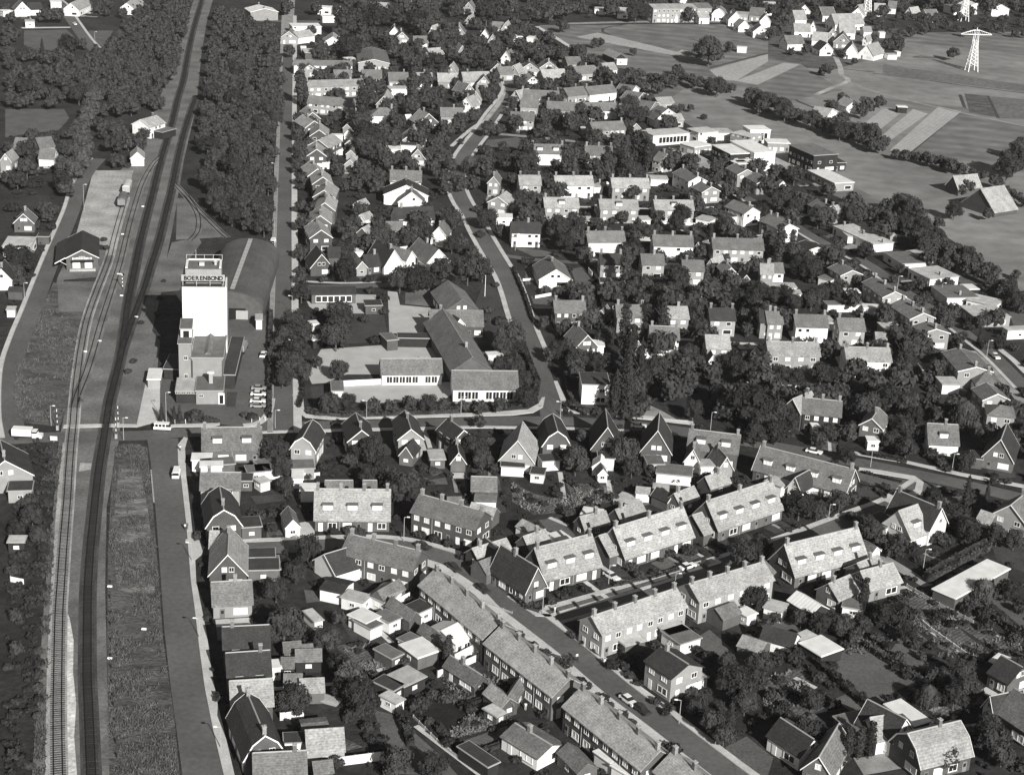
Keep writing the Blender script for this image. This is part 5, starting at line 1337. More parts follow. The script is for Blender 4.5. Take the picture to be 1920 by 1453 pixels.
for s in range(2):
    L=lumps_round(60+s,10); ps=[];ns=[]
    for i in range(230):
        a=rng.random()*6.283; rad=.15+.33*rng.random(); z=.85-.5*rad*rad*3-.1*rng.random(); ln=.2+.35*rng.random(); k=int(ln/.03)
        for j in range(k): ps.append((rad*math.cos(a)+rng.normal()*.008,rad*math.sin(a)+rng.normal()*.008,max(.05,z-j*.03))); ns.append((math.cos(a),math.sin(a),.3))
    V1,Q1=cards(np.array(ps),np.array(ns),.016); me0=None
    q=[]
    for c,u in (((0,0,.55),.3),((0,0,.4),.3)):
        for a in range(8):
            for bb in range(-1,2):
                t0,t1=a*math.pi/4,(a+1)*math.pi/4; p0,p1=bb*math.pi/3-math.pi/6,bb*math.pi/3+math.pi/6
                for (t,p) in ((t0,p0),(t1,p0),(t1,p1),(t0,p1)): q.append((c[0]+u*math.cos(p)*math.cos(t),c[1]+u*math.cos(p)*math.sin(t),c[2]+u*math.sin(p)))
    V,Q=merge([(V1,Q1),(np.array(q),np.arange(len(q)).reshape(-1,4))]); CR['w'].append(npmesh('crown',V,Q,G['leaf_l']))
def lumps_shrub(seed):
    r=np.random.default_rng(seed); L=[((0,0,.3),.34)]
    for i in range(6): a=i*1.05+r.random(); L.append(((.3*math.cos(a),.3*math.sin(a),.22+.2*r.random()),.16+.07*r.random()))
    return L
CR['s']=[crown(lumps_shrub(80+s),260,.06,'foliage','shrub') for s in range(4)]
TR={k:trunkme(h,r) for k,(h,r) in {'r':(.6,.03),'c':(.9,.014),'p':(.9,.014),'w':(.7,.035),'s':(.3,.03)}.items()}
NAMES={'r':'broadleaf_tree','l':'broadleaf_tree','q':'broadleaf_tree','c':'conifer_tree','p':'poplar_tree','w':'willow_tree','s':'shrub'}
SPEC=[]   # (type, x, y, width px, wm, ground point)
def addspec(k,x,y,w):
    hc={'r':.58,'l':.58,'c':1.3,'p':1.5,'w':.5,'s':.33}[k]
    if k=='c': w=min(w,40)
    if k=='p': w=min(w,26)
    z=3.
    for _ in range(5):
        g=P(x,y,z); s=proj(g)[2]; wm=w/s; z=hc*wm
    SPEC.append([k,x,y,w,wm,Vector((g.x,g.y,0))])
TREES='''
T 0 1090
r 120 500 120 r 110 250 110 s 230 130 90 s 290 520 90 s 290 610 90 s 290 700 100 s 290 790 90 s 290 880 90 s 290 1010 90 s 110 900 60 r 100 1300 110 s 60 640 90 s 100 80 90 s 230 1380 90 s 150 60 60 s 1610 660 60 s 1560 280 60
T 480 1090
r 150 60 200 r 210 310 330 r 540 420 200 r 620 270 130 r 280 880 270 l 700 700 230 r 630 620 180 r 780 870 280 r 660 790 200 r 1060 1350 250 r 1330 1370 220 s 1230 920 170 s 1330 850 120 s 1450 870 150 s 1110 610 120 s 1110 400 100 p 1440 540 90 s 1190 330 90 s 1610 950 110 s 1300 1050 80 s 1450 1200 120 s 1530 1230 100 s 1780 1110 70 s 1700 1000 70 s 590 1350 150 s 500 1350 100 s 900 900 120 s 480 480 90 s 860 980 90 s 1150 1130 90 s 1380 1100 90 s 940 510 80 s 700 1000 120 s 830 1090 110 s 880 1190 110 s 950 1270 110 s 1560 1060 80
T 960 1090
r 410 600 120 s 160 480 90 s 250 540 100 s 60 400 90 s 500 740 80 s 560 780 90 s 690 870 90 s 730 930 80 s 830 1000 90 s 900 1050 80 s 1220 1260 140 s 1120 1240 100 s 560 450 90 s 460 400 80 s 640 520 70 s 750 620 120 s 880 700 90 s 1380 510 90 s 1480 560 110 s 1350 820 110 r 1500 1060 200 r 1590 1150 180 c 1640 1030 130 r 1400 930 180 r 1650 750 260 r 1800 720 240 r 1850 620 200 r 1620 620 160 r 1330 880 100 r 1750 900 200 r 1540 960 150 s 1450 700 110 r 1830 130 200 s 200 180 90 s 300 150 80 s 420 60 90 s 560 60 80 s 950 560 90 s 1080 900 90 s 1150 980 80 r 1900 330 120 r 1780 430 80 s 1640 280 90
T 1440 1090
r 250 270 160 r 400 320 180 r 560 330 180 r 700 330 180 r 880 260 220 r 1000 250 200 r 790 200 120 p 720 110 90 r 640 420 120 r 1050 390 150 w 1620 50 230 r 1800 60 180 s 100 480 160 s 200 560 180 s 60 590 160 r 330 880 180 s 380 720 120 s 480 640 100 s 600 780 100 s 700 860 100 w 1200 860 220 r 1330 700 150 r 1400 850 220 r 1500 820 220 r 1460 680 200 r 1250 690 130 p 770 1200 100 p 690 1220 90 p 600 1240 100 r 1330 1310 220 r 1680 1180 300 r 1650 1060 190 r 1760 1290 200 r 300 1130 230 r 450 1180 180 s 250 1060 150 s 150 1030 110 s 900 480 100 s 980 560 100 s 1100 480 90 s 1150 560 90 s 820 420 110 s 950 650 80 s 1040 700 90 r 60 280 110 s 500 920 120 s 580 1010 110 s 700 1000 90 s 30 860 110 s 120 930 110 s 60 980 110 s 200 860 90 r 1850 640 150 s 1500 560 80 s 1650 320 120 s 1500 200 120 s 1750 280 120 s 1620 240 120 s 1860 430 110 s 1380 320 90 s 1280 250 110 s 1000 140 110 s 1480 110 110 r 520 1320 150 s 1890 200 120
T 0 727
s 230 840 130 r 240 960 170 r 130 1050 140 r 290 1100 150 s 90 1370 110 c 1210 180 62 c 1305 195 58 c 1345 185 58 s 1460 210 150 s 1560 240 90 s 1620 245 60 s 1890 215 90 s 1840 200 70 s 1500 1110 100 s 1590 1090 60 s 390 470 110 s 400 560 100 s 360 680 100 s 360 770 100 s 350 870 110 s 340 980 110 s 330 1200 100 s 310 1330 110 s 1490 1100 80 s 170 860 90 s 1830 640 80 s 180 1250 100
T 480 727
r 160 480 210 r 200 600 170 r 220 730 150 s 30 960 100 r 860 450 220 r 760 480 150 r 700 540 130 r 1100 750 250 r 1000 690 180 r 850 650 180 r 1180 680 130 r 1640 430 190 r 1700 540 150 r 1670 250 110 s 850 1020 110 s 700 1070 110 s 780 1080 100 s 580 1070 80 r 390 1220 220 r 300 1370 190 s 450 1330 120 s 1340 1130 90 s 1450 1160 90 s 1230 1100 90 r 560 120 170 r 680 120 150 r 880 130 130 r 1010 140 130 r 1150 110 130 r 1290 120 150 r 1400 120 110 s 1550 140 120 r 1680 140 120 r 1830 130 130 s 490 110 100 s 1250 600 90 s 520 590 100 s 580 570 90 s 640 380 100 s 930 560 90 s 1330 620 90 s 1480 420 90 s 1760 700 110 s 1750 400 120 s 1560 1260 90 r 1690 660 110 s 1780 600 110 s 390 660 80 s 70 720 100 s 130 950 90 s 230 1010 60 s 120 1050 90
T 960 727
r 480 540 230 r 400 500 110 r 850 480 220 r 900 600 150 r 530 350 120 r 110 60 180 c 880 40 220 c 780 30 150 r 1000 110 130 r 940 170 110 r 1360 170 150 r 1550 170 110 r 1780 130 330 r 1830 350 180 r 1860 250 200 r 1050 620 110 s 1230 690 90 s 1400 680 90 s 1450 640 80 s 290 560 90 r 1740 1230 230 r 1860 1200 200 s 1330 1220 130 s 1180 1240 90 s 900 1340 110 s 960 1400 100 s 1480 1080 90 s 1830 1000 80 s 440 120 90 s 540 170 90 s 640 190 90 s 740 190 90 s 830 190 90 s 760 820 90 s 420 930 110 s 600 900 110 s 1160 640 90 s 80 120 110 s 340 800 90 s 1690 950 90 s 1050 830 80
T 1440 727
r 60 190 230 r 60 330 190 r 160 250 160 r 450 340 150 r 600 500 140 r 380 380 130 r 740 130 220 r 880 80 220 r 1060 100 190 r 1010 300 200 r 1040 430 180 r 930 400 150 r 1100 200 150 r 1130 350 140 s 1230 490 120 s 1300 560 100 w 1480 200 250 w 1560 290 120 r 1470 540 160 s 1400 570 110 r 1880 300 130 s 860 370 90 r 1230 820 160 c 1500 770 110 c 1650 770 60 r 1420 960 230 r 1500 1060 190 s 1280 1130 150 s 1350 1150 120 r 240 870 240 r 370 930 150 r 540 850 170 r 650 820 110 r 780 1050 190 r 720 1010 140 s 950 1220 170 r 1000 1150 140 s 850 1150 140 r 1720 1100 170 r 1850 1130 170 s 960 780 90 s 1420 790 80 s 880 740 80 s 620 960 100 s 900 1080 100 s 1080 1200 120 s 1580 470 90 s 340 300 90 s 1530 870 90 s 1700 660 70 s 1800 700 70
T 0 364
r 150 480 240 r 100 570 150 r 80 420 110 r 150 650 100 r 330 90 110 r 400 110 100 r 350 160 120 s 250 230 110 s 90 100 110 s 140 720 70 s 780 340 50 s 800 400 50 s 1200 780 50 s 1180 900 60 s 1230 650 40 s 1060 960 50 s 960 1330 60 s 1000 1250 60
T 480 364
r 340 90 110 r 390 180 80 r 340 430 120 s 370 480 100 r 340 740 140 r 620 890 220 r 600 1050 240 r 620 960 200 r 280 950 200 r 330 1040 210 r 230 1060 160 r 300 1180 220 r 270 1290 210 r 340 1330 170 r 200 1380 150 r 460 1260 110 r 630 1320 150 r 660 420 160 r 670 560 180 r 700 480 140 r 920 330 170 r 950 280 140 r 1230 290 190 r 1130 330 170 r 1460 200 200 r 1400 160 130 r 1330 180 120 r 1470 370 140 r 1540 360 120 r 1620 430 110 r 1590 560 230 r 1700 570 170 r 1400 560 170 r 1200 630 210 r 1080 640 190 r 1300 650 150 r 1480 690 150 r 1900 1080 240 s 1830 950 110 r 1850 1150 170 s 960 780 90 s 960 880 80 r 1730 170 170 r 1830 270 110 s 1660 110 80 c 590 570 60 s 900 1090 100 s 820 930 90 s 1750 870 80 r 70 100 150 r 60 240 150 r 90 380 90 s 80 480 70 s 90 600 60 s 80 700 60 s 70 800 60 s 1740 940 70 s 1680 300 80 s 1540 420 90 r 1660 490 110 s 330 570 90 s 500 640 70 s 850 640 80 s 1800 680 60 s 860 720 80 s 500 1060 90 s 460 1000 90 r 160 1240 130 r 160 1130 120 r 340 620 110 r 1840 1290 170
T 960 364
r 80 100 170 r 60 40 150 r 240 110 120 r 350 250 190 r 470 220 170 r 500 330 180 r 400 350 160 r 540 450 140 r 830 170 110 r 950 240 120 r 1010 290 140 r 1100 170 120 r 1080 260 110 r 1280 150 140 r 1230 220 140 r 1360 280 120 p 1490 290 45 r 1620 250 160 r 1750 300 110 r 1880 130 150 r 900 410 160 r 820 400 100 p 850 560 110 r 900 640 160 r 870 720 150 l 790 770 110 r 980 780 120 r 1110 740 170 r 1250 640 190 r 1200 730 140 r 1430 590 130 r 1520 570 120 r 1490 700 160 r 1600 780 120 r 1690 760 150 r 1760 560 130 r 1830 520 130 r 1850 720 180 r 1800 820 150 r 1430 420 110 r 1600 480 80 c 1140 930 190 c 1080 920 130 r 1400 900 180 r 1410 1000 140 r 1430 830 120 l 600 930 150 r 540 960 110 r 420 1010 150 r 700 1060 170 r 680 950 130 p 850 980 110 p 840 1120 110 p 900 1150 110 c 880 1230 190 c 970 1260 160 c 880 1380 210 r 1090 1300 200 r 1000 1400 150 r 1200 1320 150 r 1370 1280 180 r 1330 1180 150 r 1650 1250 190 r 1720 1330 170 r 1820 1310 140 r 1830 970 120 r 350 1180 160 r 500 1230 190 r 620 1250 170 r 290 1200 130 r 420 1130 120 r 450 690 110 s 200 370 70 s 250 720 100 s 340 730 100 s 400 750 100 r 20 1300 190 r 40 1150 150 r 20 1050 100 r 90 1400 150 r 240 950 90 s 100 500 80 s 580 740 80 s 740 370 90 s 1180 860 80 s 1280 1040 90 s 1750 1200 80 r 1560 400 80 s 760 200 80 s 1560 870 100 r 1740 900 110 r 1760 1010 110
T 1440 364
r 100 50 170 r 200 100 150 r 250 40 110 r 380 170 160 r 560 110 150 r 620 160 140 r 700 150 120 r 800 160 110 r 740 120 100 r 1010 60 180 r 1090 120 190 r 1150 230 170 r 1130 330 160 r 1200 380 180 r 1280 310 140 r 1230 300 130 r 1360 430 130 r 1420 420 120 r 1500 450 140 r 1560 490 130 r 1640 560 130 r 1700 580 110 r 1800 690 150 r 1750 740 120 r 1860 800 160 r 1330 520 120 r 1650 150 100 r 1400 120 140 p 90 390 100 p 180 390 75 r 500 440 140 r 520 380 120 r 740 420 140 r 320 560 190 r 240 550 160 r 280 480 140 r 700 610 100 s 740 590 80 r 40 750 140 r 130 750 140 r 190 800 140 r 330 790 160 r 400 740 140 r 500 720 140 r 560 690 110 r 880 880 140 r 1140 800 110 r 1280 880 120 r 1330 950 170 r 1390 870 130 c 1030 1150 150 c 1050 1260 120 r 1430 1110 130 r 1250 1200 110 c 1590 1060 55 s 1500 990 100 s 1650 1130 110 s 1740 1130 100 r 1010 1320 160 r 960 1360 130 r 100 1350 190 r 200 1380 170 r 400 1330 180 r 480 1350 140 r 560 1380 130 r 780 1350 100 s 440 1200 80 s 310 1080 100 r 1240 1340 100 r 1190 1380 110 r 1640 1330 120 s 950 640 90 s 1060 700 90 s 1200 790 80 s 1850 1150 90 s 1470 1060 80 r 860 970 100 r 1000 560 90 r 1350 670 110 r 1860 600 80 r 1280 210 100 r 1050 250 110
T 480 0
r 320 900 130 r 310 1000 120 r 320 1100 110 r 320 1180 100 r 320 1250 110 s 330 1400 80 p 335 650 100 p 790 780 105 p 800 840 105 r 790 900 180 p 1180 680 105 r 830 1000 170 r 800 1080 160 r 850 1130 150 r 900 1050 170 r 1020 1040 170 r 940 980 140 r 700 340 210 r 700 150 230 r 900 130 210 r 1040 110 190 r 1200 130 160 r 1330 150 170 r 1730 90 190 r 1250 200 140 r 470 380 120 r 1350 280 140 r 1440 220 140 r 1200 480 140 r 1350 480 170 r 1450 370 140 r 1600 430 170 r 1700 450 160 r 1780 370 140 r 1280 670 110 r 1340 700 110 r 1420 960 140 r 1540 890 110 r 1700 680 100 r 1770 660 90 r 1350 1100 140 r 1300 1160 140 r 1320 1250 140 r 1400 1190 120 w 1610 1230 160 r 1730 1130 100 r 1830 970 100 r 1460 1230 110 r 800 1250 140 r 830 1330 150 r 900 1380 140 r 750 1380 120 r 1100 1170 110 r 1530 1370 140 r 1430 1330 140 r 1640 1370 110 s 1890 840 80 r 250 380 100 r 600 880 90 r 640 860 80 r 450 60 110 r 230 50 130 r 820 470 90 r 1030 560 80
T 960 0
r 380 190 105 r 170 110 140 r 280 100 140 r 60 330 120 r 200 340 100 r 510 380 110 r 380 410 100 r 620 320 80 r 670 320 70 r 910 390 60 r 1480 370 230 r 1420 360 130 r 1630 350 90 r 730 70 110 r 930 90 150 r 1330 110 120 r 1240 520 90 r 1150 600 110 r 1280 570 90 r 1090 650 110 r 1210 620 90 r 1380 620 100 r 1540 640 160 r 1480 650 90 r 1820 720 160 r 1880 800 120 r 1270 810 70 r 1340 810 65 r 850 690 110 r 880 780 150 r 830 840 140 r 920 880 170 r 980 850 130 r 760 600 90 r 820 600 90 r 520 900 110 r 450 930 140 r 360 890 100 r 250 910 100 s 340 1000 70 s 420 1000 70 p 880 1110 95 p 940 1130 90 p 990 1140 90 p 850 1180 95 p 1020 1170 80 r 900 1290 180 r 110 1210 200 r 30 1200 110 c 150 1150 80 r 340 1240 120 r 440 1240 120 r 430 1130 60 c 480 1100 60 r 620 1230 110 r 700 1280 120 r 1130 1160 100 r 1170 1220 140 r 1240 1200 90 r 1320 1190 100 r 1560 1300 110 r 1520 1350 100 s 230 1390 60 s 1440 880 60 r 560 1150 90 r 90 870 80 r 200 1000 90 r 1440 1350 90 r 1860 1320 110
T 1440 0
r 30 740 105 r 130 830 160 r 220 860 110 r 330 890 150 r 400 930 110 r 540 920 180 r 470 950 120 r 620 960 110 r 690 980 150 r 780 1000 150 r 860 1060 120 r 560 740 105 r 480 790 105 r 840 760 100 r 740 790 140 r 700 830 110 r 1030 1160 90 r 1090 1170 80 r 1140 1180 90 r 1230 1200 105 r 1320 1230 90 r 1380 1240 120 r 1850 1200 230 r 1800 1250 190 r 1900 1110 170 r 1390 400 105 r 900 330 100 r 980 330 100 r 960 290 90 r 100 130 140 r 100 220 100 r 30 250 110 r 290 370 90 s 170 390 80 r 650 460 60 r 1500 1400 110 r 60 1290 140 r 200 1310 150 r 120 1310 110 r 1450 1420 90 r 790 290 70 r 440 520 100 s 400 540 60 r 560 400 70 r 40 80 110
T 0 0
r 80 130 90 r 340 110 120 r 430 110 120 c 315 340 45 r 510 340 150 r 610 330 90 r 80 250 120 r 60 400 140 r 880 980 160 r 860 1060 170 r 960 1050 150 r 1040 1070 130 r 1080 1000 100 r 880 1200 120 s 960 1240 60 r 200 1130 170 r 200 1250 170 r 240 1010 110 r 370 1020 90 r 60 1100 100 r 130 1350 150 r 60 1330 120 r 300 1040 80 l 700 720 150 l 780 700 100 l 680 810 160 l 770 820 110 l 650 900 160 l 750 930 130 l 600 960 150 l 520 1000 120 l 620 1060 170 l 540 1120 180 l 620 1180 170 l 480 1230 170 l 560 1270 150 r 470 1360 160 r 500 1420 130 l 780 1000 100 r 60 220 110
'''
tx=ty=0
for ln in TREES.strip().split('\n'):
    t=ln.split()
    if t[0]=='T': tx,ty=float(t[1]),float(t[2]); continue
    for i in range(0,len(t),4): addspec(t[i],tx+float(t[i+1])/4,ty+float(t[i+2])/4,float(t[i+3])/4)
def fill(poly,n,w0,w1,kinds='r',sp=.75):
    q=[float(v) for v in poly.split()]; pl=[(q[i],q[i+1]) for i in range(0,len(q),2)]; done=[]; tries=0
    x0,x1=min(p[0] for p in pl),max(p[0] for p in pl); y0,y1=min(p[1] for p in pl),max(p[1] for p in pl)
    while len(done)<n and tries<n*60:
        tries+=1; x=random.uniform(x0,x1); y=random.uniform(y0,y1)
        if not bool(inside(pl,np.array([x]),np.array([y]))[0]): continue
        w=random.uniform(w0,w1)*(.62+.38*y/440)
        if any((x-a)**2+((y-b)*1.5)**2<(sp*(w+c)/2)**2 for a,b,c in done): continue
        done.append((x,y,w)); addspec(random.choice(kinds),x,y,w)
fill('410 22 440 25 500 45 520 70 528 120 524 180 514 240 508 300 502 360 494 415 478 425 446 418 410 385 384 330 378 260 384 200 390 150 398 90',125,34,50,'r',.58)
fill('225 60 352 -5 340 60 322 120 305 180 292 205 280 190 255 195 220 210 205 170 160 165 150 110 200 85',85,34,50,'r',.58)
fill('10 100 60 92 105 95 150 105 160 150 150 190 110 205 60 195 10 185',30,34,48,'r',.62)
fill('150 10 240 5 340 -12 320 40 240 50 200 30',26,26,36,'r',.7); fill('8 10 30 20 35 60 8 80',5,26,34)
fill('1620 30 1700 20 1960 35 1960 65 1810 62 1740 70 1650 55',46,20,30,'r',.6)
fill('640 0 1060 0 1060 38 1000 42 900 45 700 40 600 30',70,16,26,'r',.7)
fill('545 75 600 85 780 45 900 45 1000 60 1060 100 1150 150 1000 210 940 150 900 130 700 130 560 130',60,16,26,'r',.8)
fill('1050 0 1960 -10 1960 28 1640 26 1450 34 1380 30 1240 32 1060 38',60,14,24,'r',.8)
def belt(poly,step,w0,w1):
    q=[float(v) for v in poly.split()]; pl=[(q[i],q[i+1]) for i in range(0,len(q),2)]
    for (x0,y0),(x1,y1) in zip(pl,pl[1:]):
        n=max(1,int(math.hypot(x1-x0,y1-y0)/step))
        for i in range(n): t=(i+random.random()*.6)/n; addspec('r',x0+(x1-x0)*t,y0+(y1-y0)*t+random.uniform(-2,2),random.uniform(w0,w1))
belt('1400 175 1440 190 1500 215 1560 238 1620 262 1662 282',13,22,40); belt('1675 288 1750 300 1800 315 1860 335 1930 385',14,14,28); belt('1285 150 1340 155 1380 165',14,16,28)
belt('1640 400 1700 420 1760 455 1820 500 1880 540 1925 580',17,22,40); belt('1180 135 1240 150 1260 140 1290 130',14,14,22)
GRP={'broadleaf_tree':'broadleaf trees','conifer_tree':'conifers in the gardens','poplar_tree':'poplars in the gardens','willow_tree':'weeping willows in the gardens','shrub':'garden shrubs'}
TL=[]; FAR=[]
by={}
for s in SPEC: by.setdefault(NAMES[s[0]],[]).append(s)
for nm,L in by.items():
    L.sort(key=lambda s:-s[3])
    for i,s in enumerate(L):
        k,x,y,w,wm,g=s
        if i>=296: FAR.append(s); continue
        big=w>=24; sc=wm; key=k
        if k=='r' and not big: key='q'
        me=random.choice(CR[key]); rz=random.random()*6.28
        t=empty(nm,(g.x,g.y,0),rz)
        if k=='c': hs=wm*2.7; sc3=(hs,hs,hs)
        elif k=='p': hs=wm*3.4; sc3=(hs*1.1,hs*1.1,hs)
        else: sc3=(wm*random.uniform(.97,1.1),wm*random.uniform(.97,1.1),wm*random.uniform(.95,1.12))
        ob('crown' if nm!='shrub' else 'foliage',me,t,sc=sc3)
        if nm!='shrub': ob('trunk',TR[{'l':'r','q':'r'}.get(k,k)],t,sc=sc3)
        tag(t,None,'tree' if nm!='shrub' else 'shrub',GRP[nm]); t['_px'],t['_py']=x,y; t['_k']=k; t['_w']=w; t['_tree']=1; TL.append(t)
# rest of the trees: one object
def base(me):
    n=len(me.vertices); V=np.empty(n*3,np.float32); me.vertices.foreach_get('co',V); V=V.reshape(-1,3); Q=np.empty(len(me.loops),np.int32); me.loops.foreach_get('vertex_index',Q); return V.astype(float),Q.reshape(-1,4)
def scatter(name,items,meshes,m,label,cat):
    Bs=[base(x) for x in meshes]; out=[]
    for x,y,sx,sz in items:
        V,Q=random.choice(Bs); a=random.random()*6.28; c,s_=math.cos(a),math.sin(a)
        out.append((np.stack([(V[:,0]*c-V[:,1]*s_)*sx+x,(V[:,0]*s_+V[:,1]*c)*sx+y,V[:,2]*sz],1),Q))
    if not out: return
    V,Q=merge(out); o=ob(name,npmesh(name,V,Q,G[m])); tag(o,label,cat,kind='stuff'); return o
LOWC=[crown(lumps_round(90+s,8),230,.06,'c','leaf') for s in range(4)]
LOWS=[crown(lumps_shrub(95+s),46,.13,'c','shrub',True) for s in range(3)]
far_items=[(s[5].x,s[5].y,s[4],s[4]) for s in FAR if s[0]!='s']
# filler: far townscape trees, and the undergrowth of the gardens
def region_points(poly,n,ok=True,margin=0):
    q=[float(v) for v in poly.split()]; pl=[(q[i],q[i+1]) for i in range(0,len(q),2)]
    W_=[P(a,b) for a,b in pl]; x0,x1=min(p.x for p in W_),max(p.x for p in W_); y0,y1=min(p.y for p in W_),max(p.y for p in W_)
    k=0; out=[]; t=0
    while len(out)<n and t<n*12:
        t+=1; x=random.uniform(x0,x1); y=random.uniform(y0,y1)
        if not bool(inside(W_,np.array([x]),np.array([y]))[0]): continue
        if ok and not free(x,y): continue
        out.append((x,y))
    return out
for poly,n,a,b_ in (('545 60 1000 55 1130 130 1330 215 1500 330 1700 420 1960 620 1960 800 1400 800 1050 640 960 440 860 330 850 420 780 520 600 520 560 450 560 250',360,5,9),
                  ('640 -20 1960 -30 1960 40 1060 40 640 40',230,7,12),('1060 690 1500 690 1960 800 1960 880 1700 850 1480 820 1240 790 1060 760',60,4,8),('-60 -60 330 -60 330 -5 -60 0',40,8,13)):
    for x,y in region_points(poly,n): w=random.uniform(a,b_); far_items.append((x,y,w,w))
# woodland beyond the frame edge keeps going
for x,y in [(random.uniform(-700,900),random.uniform(1180,1500)) for _ in range(330)]: w=random.uniform(9,14); far_items.append((x,y,w,w))
scatter('background_trees',far_items,LOWC,'leaf','many small and distant trees standing between the houses and along the far edge of town','trees')
sh=[]
# front and back gardens of every house, where the ground is free
def gquad(c,a,u0,u1,v0,v1):
    cs,sn=math.cos(a),math.sin(a); return [(c.x+cs*u-sn*v,c.y+sn*u+cs*v) for u,v in ((u0,v0),(u1,v0),(u1,v1),(u0,v1))]
SHN=[0]
for c,a,L,d,k,s,nm in list(GARD):
    if nm in ('shed','flat_roofed_building') and L*d<60 or k=='b' or s<3.2: continue
    near=s>6.8; acc={}
    for sgn,deps in ((-1,(16,11,8,5,3.5) if near else (9,6,4)),(1,(13,9,6,4) if near else (8,5))):
        n=max(1,round(L/6.3)); w=L/n
        for j in range(n):
            u0=-L/2+w*j; u1=u0+w
            for dep in deps:
                va,vb=sgn*(d/2+1.3),sgn*(d/2+1.3+dep); lo,hi=min(va,vb),max(va,vb); q=gquad(c,a,u0,u1,lo,hi)
                if all(free(*[x for x in gquad(c,a,u0+w*f_,u0+w*f_,lo+(hi-lo)*g_,lo+(hi-lo)*g_)[0]]) for f_ in (.05,.5,.95) for g_ in (0,.25,.5,.75,1)): break
            else: continue
            def add(kk,uu0,uu1,t0,t1):
                x0,x1=sorted((sgn*(d/2+.4+t0),sgn*(d/2+.4+t1))); acc.setdefault(kk,[]).append(gquad(c,a,uu0,uu1,x0,x1))
            pat=random.uniform(1.5,3.5) if dep>5 else 0; px_=random.choice((.15,.5,.85))*w; g0,g1=u0+.35,u1-.35
            if pat: add('paving' if random.random()<.5 else 'paving_d',g0,g1,0,pat)
            add('paving' if random.random()<.5 else 'paving_d',u0+px_-.45,u0+px_+.45,pat+.05,dep+.6)
            for s0,s1 in ((g0,u0+px_-.5),(u0+px_+.5,g1)):
                if s1-s0<.6: continue
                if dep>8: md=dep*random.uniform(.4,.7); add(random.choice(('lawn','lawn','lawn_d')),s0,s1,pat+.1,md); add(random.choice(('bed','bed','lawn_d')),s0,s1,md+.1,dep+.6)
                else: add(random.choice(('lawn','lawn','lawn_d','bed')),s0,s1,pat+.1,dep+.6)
            for t in np.arange(.6,dep+1,.8):      # hedge plants on the plot line
                if random.random()<.8:
                    x,y=gquad(c,a,u1,u1,sgn*(d/2+.4+t),0)[0]; sh.append((x,y,random.uniform(.8,1.3),random.uniform(.7,1.3)))
            for _ in range(int(dep*w/14)):
                x,y=gquad(c,a,random.uniform(g0,g1),0,sgn*(d/2+random.uniform(1,dep)),0)[0]; q_=random.uniform(.7,1.9); sh.append((x,y,q_,q_*.8))
            if sgn>0 and dep>=8 and s<6.8 and random.random()<.8 and SHN[0]<75:      # a small shed at the end of the plot
                SHN[0]+=1; cs,sn=math.cos(a),math.sin(a); pA=gquad(c,a,u0+.6,0,sgn*(d/2+dep-2.4),0)[0]; pB=gquad(c,a,u0+3.2,0,sgn*(d/2+dep-2.4),0)[0]
                house('p',Vector((pA[0],pA[1],0)),Vector((pB[0],pB[1],0)),3,2.1,random.choice((2.7,3.4)),random.choice('llmw'),random.choice('wpbb'),'nw.c0')
            mark(q)
    for kk,Qs in acc.items():
        V=[];F_=[]
        for q in Qs: z=.04+.004*(hash(kk)%1); F_.append((len(V),len(V)+1,len(V)+2,len(V)+3)); V+=[(x,y,z) for x,y in q]
        tag(ob({'lawn':'lawn','lawn_d':'lawn','bed':'garden_bed','paving':'garden_path','paving_d':'garden_path'}[kk],mk('plot',V,F_,G[kk])),kind='structure')
for poly,n,a,b_ in (('375 820 1300 800 1500 840 1960 940 1960 1460 430 1460 370 1030',800,1.1,2.4),('545 60 1000 55 1130 130 1330 215 1500 330 1700 420 1960 620 1960 930 1500 840 1060 780 1050 640 960 440 860 330 850 420 780 520 600 520 560 450 560 250',1500,1.6,3.8),
                  ('20 840 95 830 85 1100 60 1460 10 1460',160,1.2,2.6),('20 840 60 900 20 1000',10,1,2),('560 580 720 590 660 640 580 690 550 740',60,1.5,3),('10 250 120 250 140 330 90 480 20 650 10 500',120,1.5,3.5)):
    for x,y in region_points(poly,n): w=random.uniform(a,b_); sh.append((x,y,w,w*random.uniform(.6,1)))
scatter('garden_undergrowth',sh,LOWS,'shrub','low bushes and undergrowth filling the gardens between the houses','bushes')
# tall dry grass tufts
def tufts(name,poly,n,s,m,label,cat,hh=.7,ok=False):
    pts=region_points(poly,n,ok); k=len(pts); P0=np.array([(x,y,0.03) for x,y in pts]); 
    pn=sum(np.sin(P0[:,0]*a_+P0[:,1]*b_+c_)/d_ for a_,b_,c_,d_ in ((.31,.17,1,1),(-.22,.41,2,1),(.83,.37,3,1.5),(-.6,.9,4,1.5),(1.3,-1.1,5,2.2))); P0=P0[pn+rng.normal(size=k)*.5>.1]; k=len(P0)
    a=rng.random(k)*6.283; d=np.stack([np.cos(a),np.sin(a),np.zeros(k)],1)*s; h=hh*(.5+rng.random(k)); le=rng.normal(size=(k,2))*.35
    tp=P0.copy(); tp[:,2]+=h; tp[:,:2]+=le
    V=np.stack([P0-d,P0+d,tp+d*.5,tp-d*.5],1).reshape(-1,3); o=ob(name,npmesh(name,V,np.arange(k*4).reshape(-1,4),G[m])); tag(o,label,cat,kind='stuff')
tufts('tall_grass','207 1460 203 1200 204 1050 210 920 218 840 262 836 275 844 287 960 296 1090 304 1200 323 1330 336 1460',26000,.1,'tuft','tall dry grass in the strip between the railway and the station road','grass',.4)
tufts('tall_grass','22 785 32 690 64 612 100 535 110 590 160 590 145 640 136 700 124 760 110 795',8000,.1,'tuft','rough grass between the lane and the side track','grass',.4)
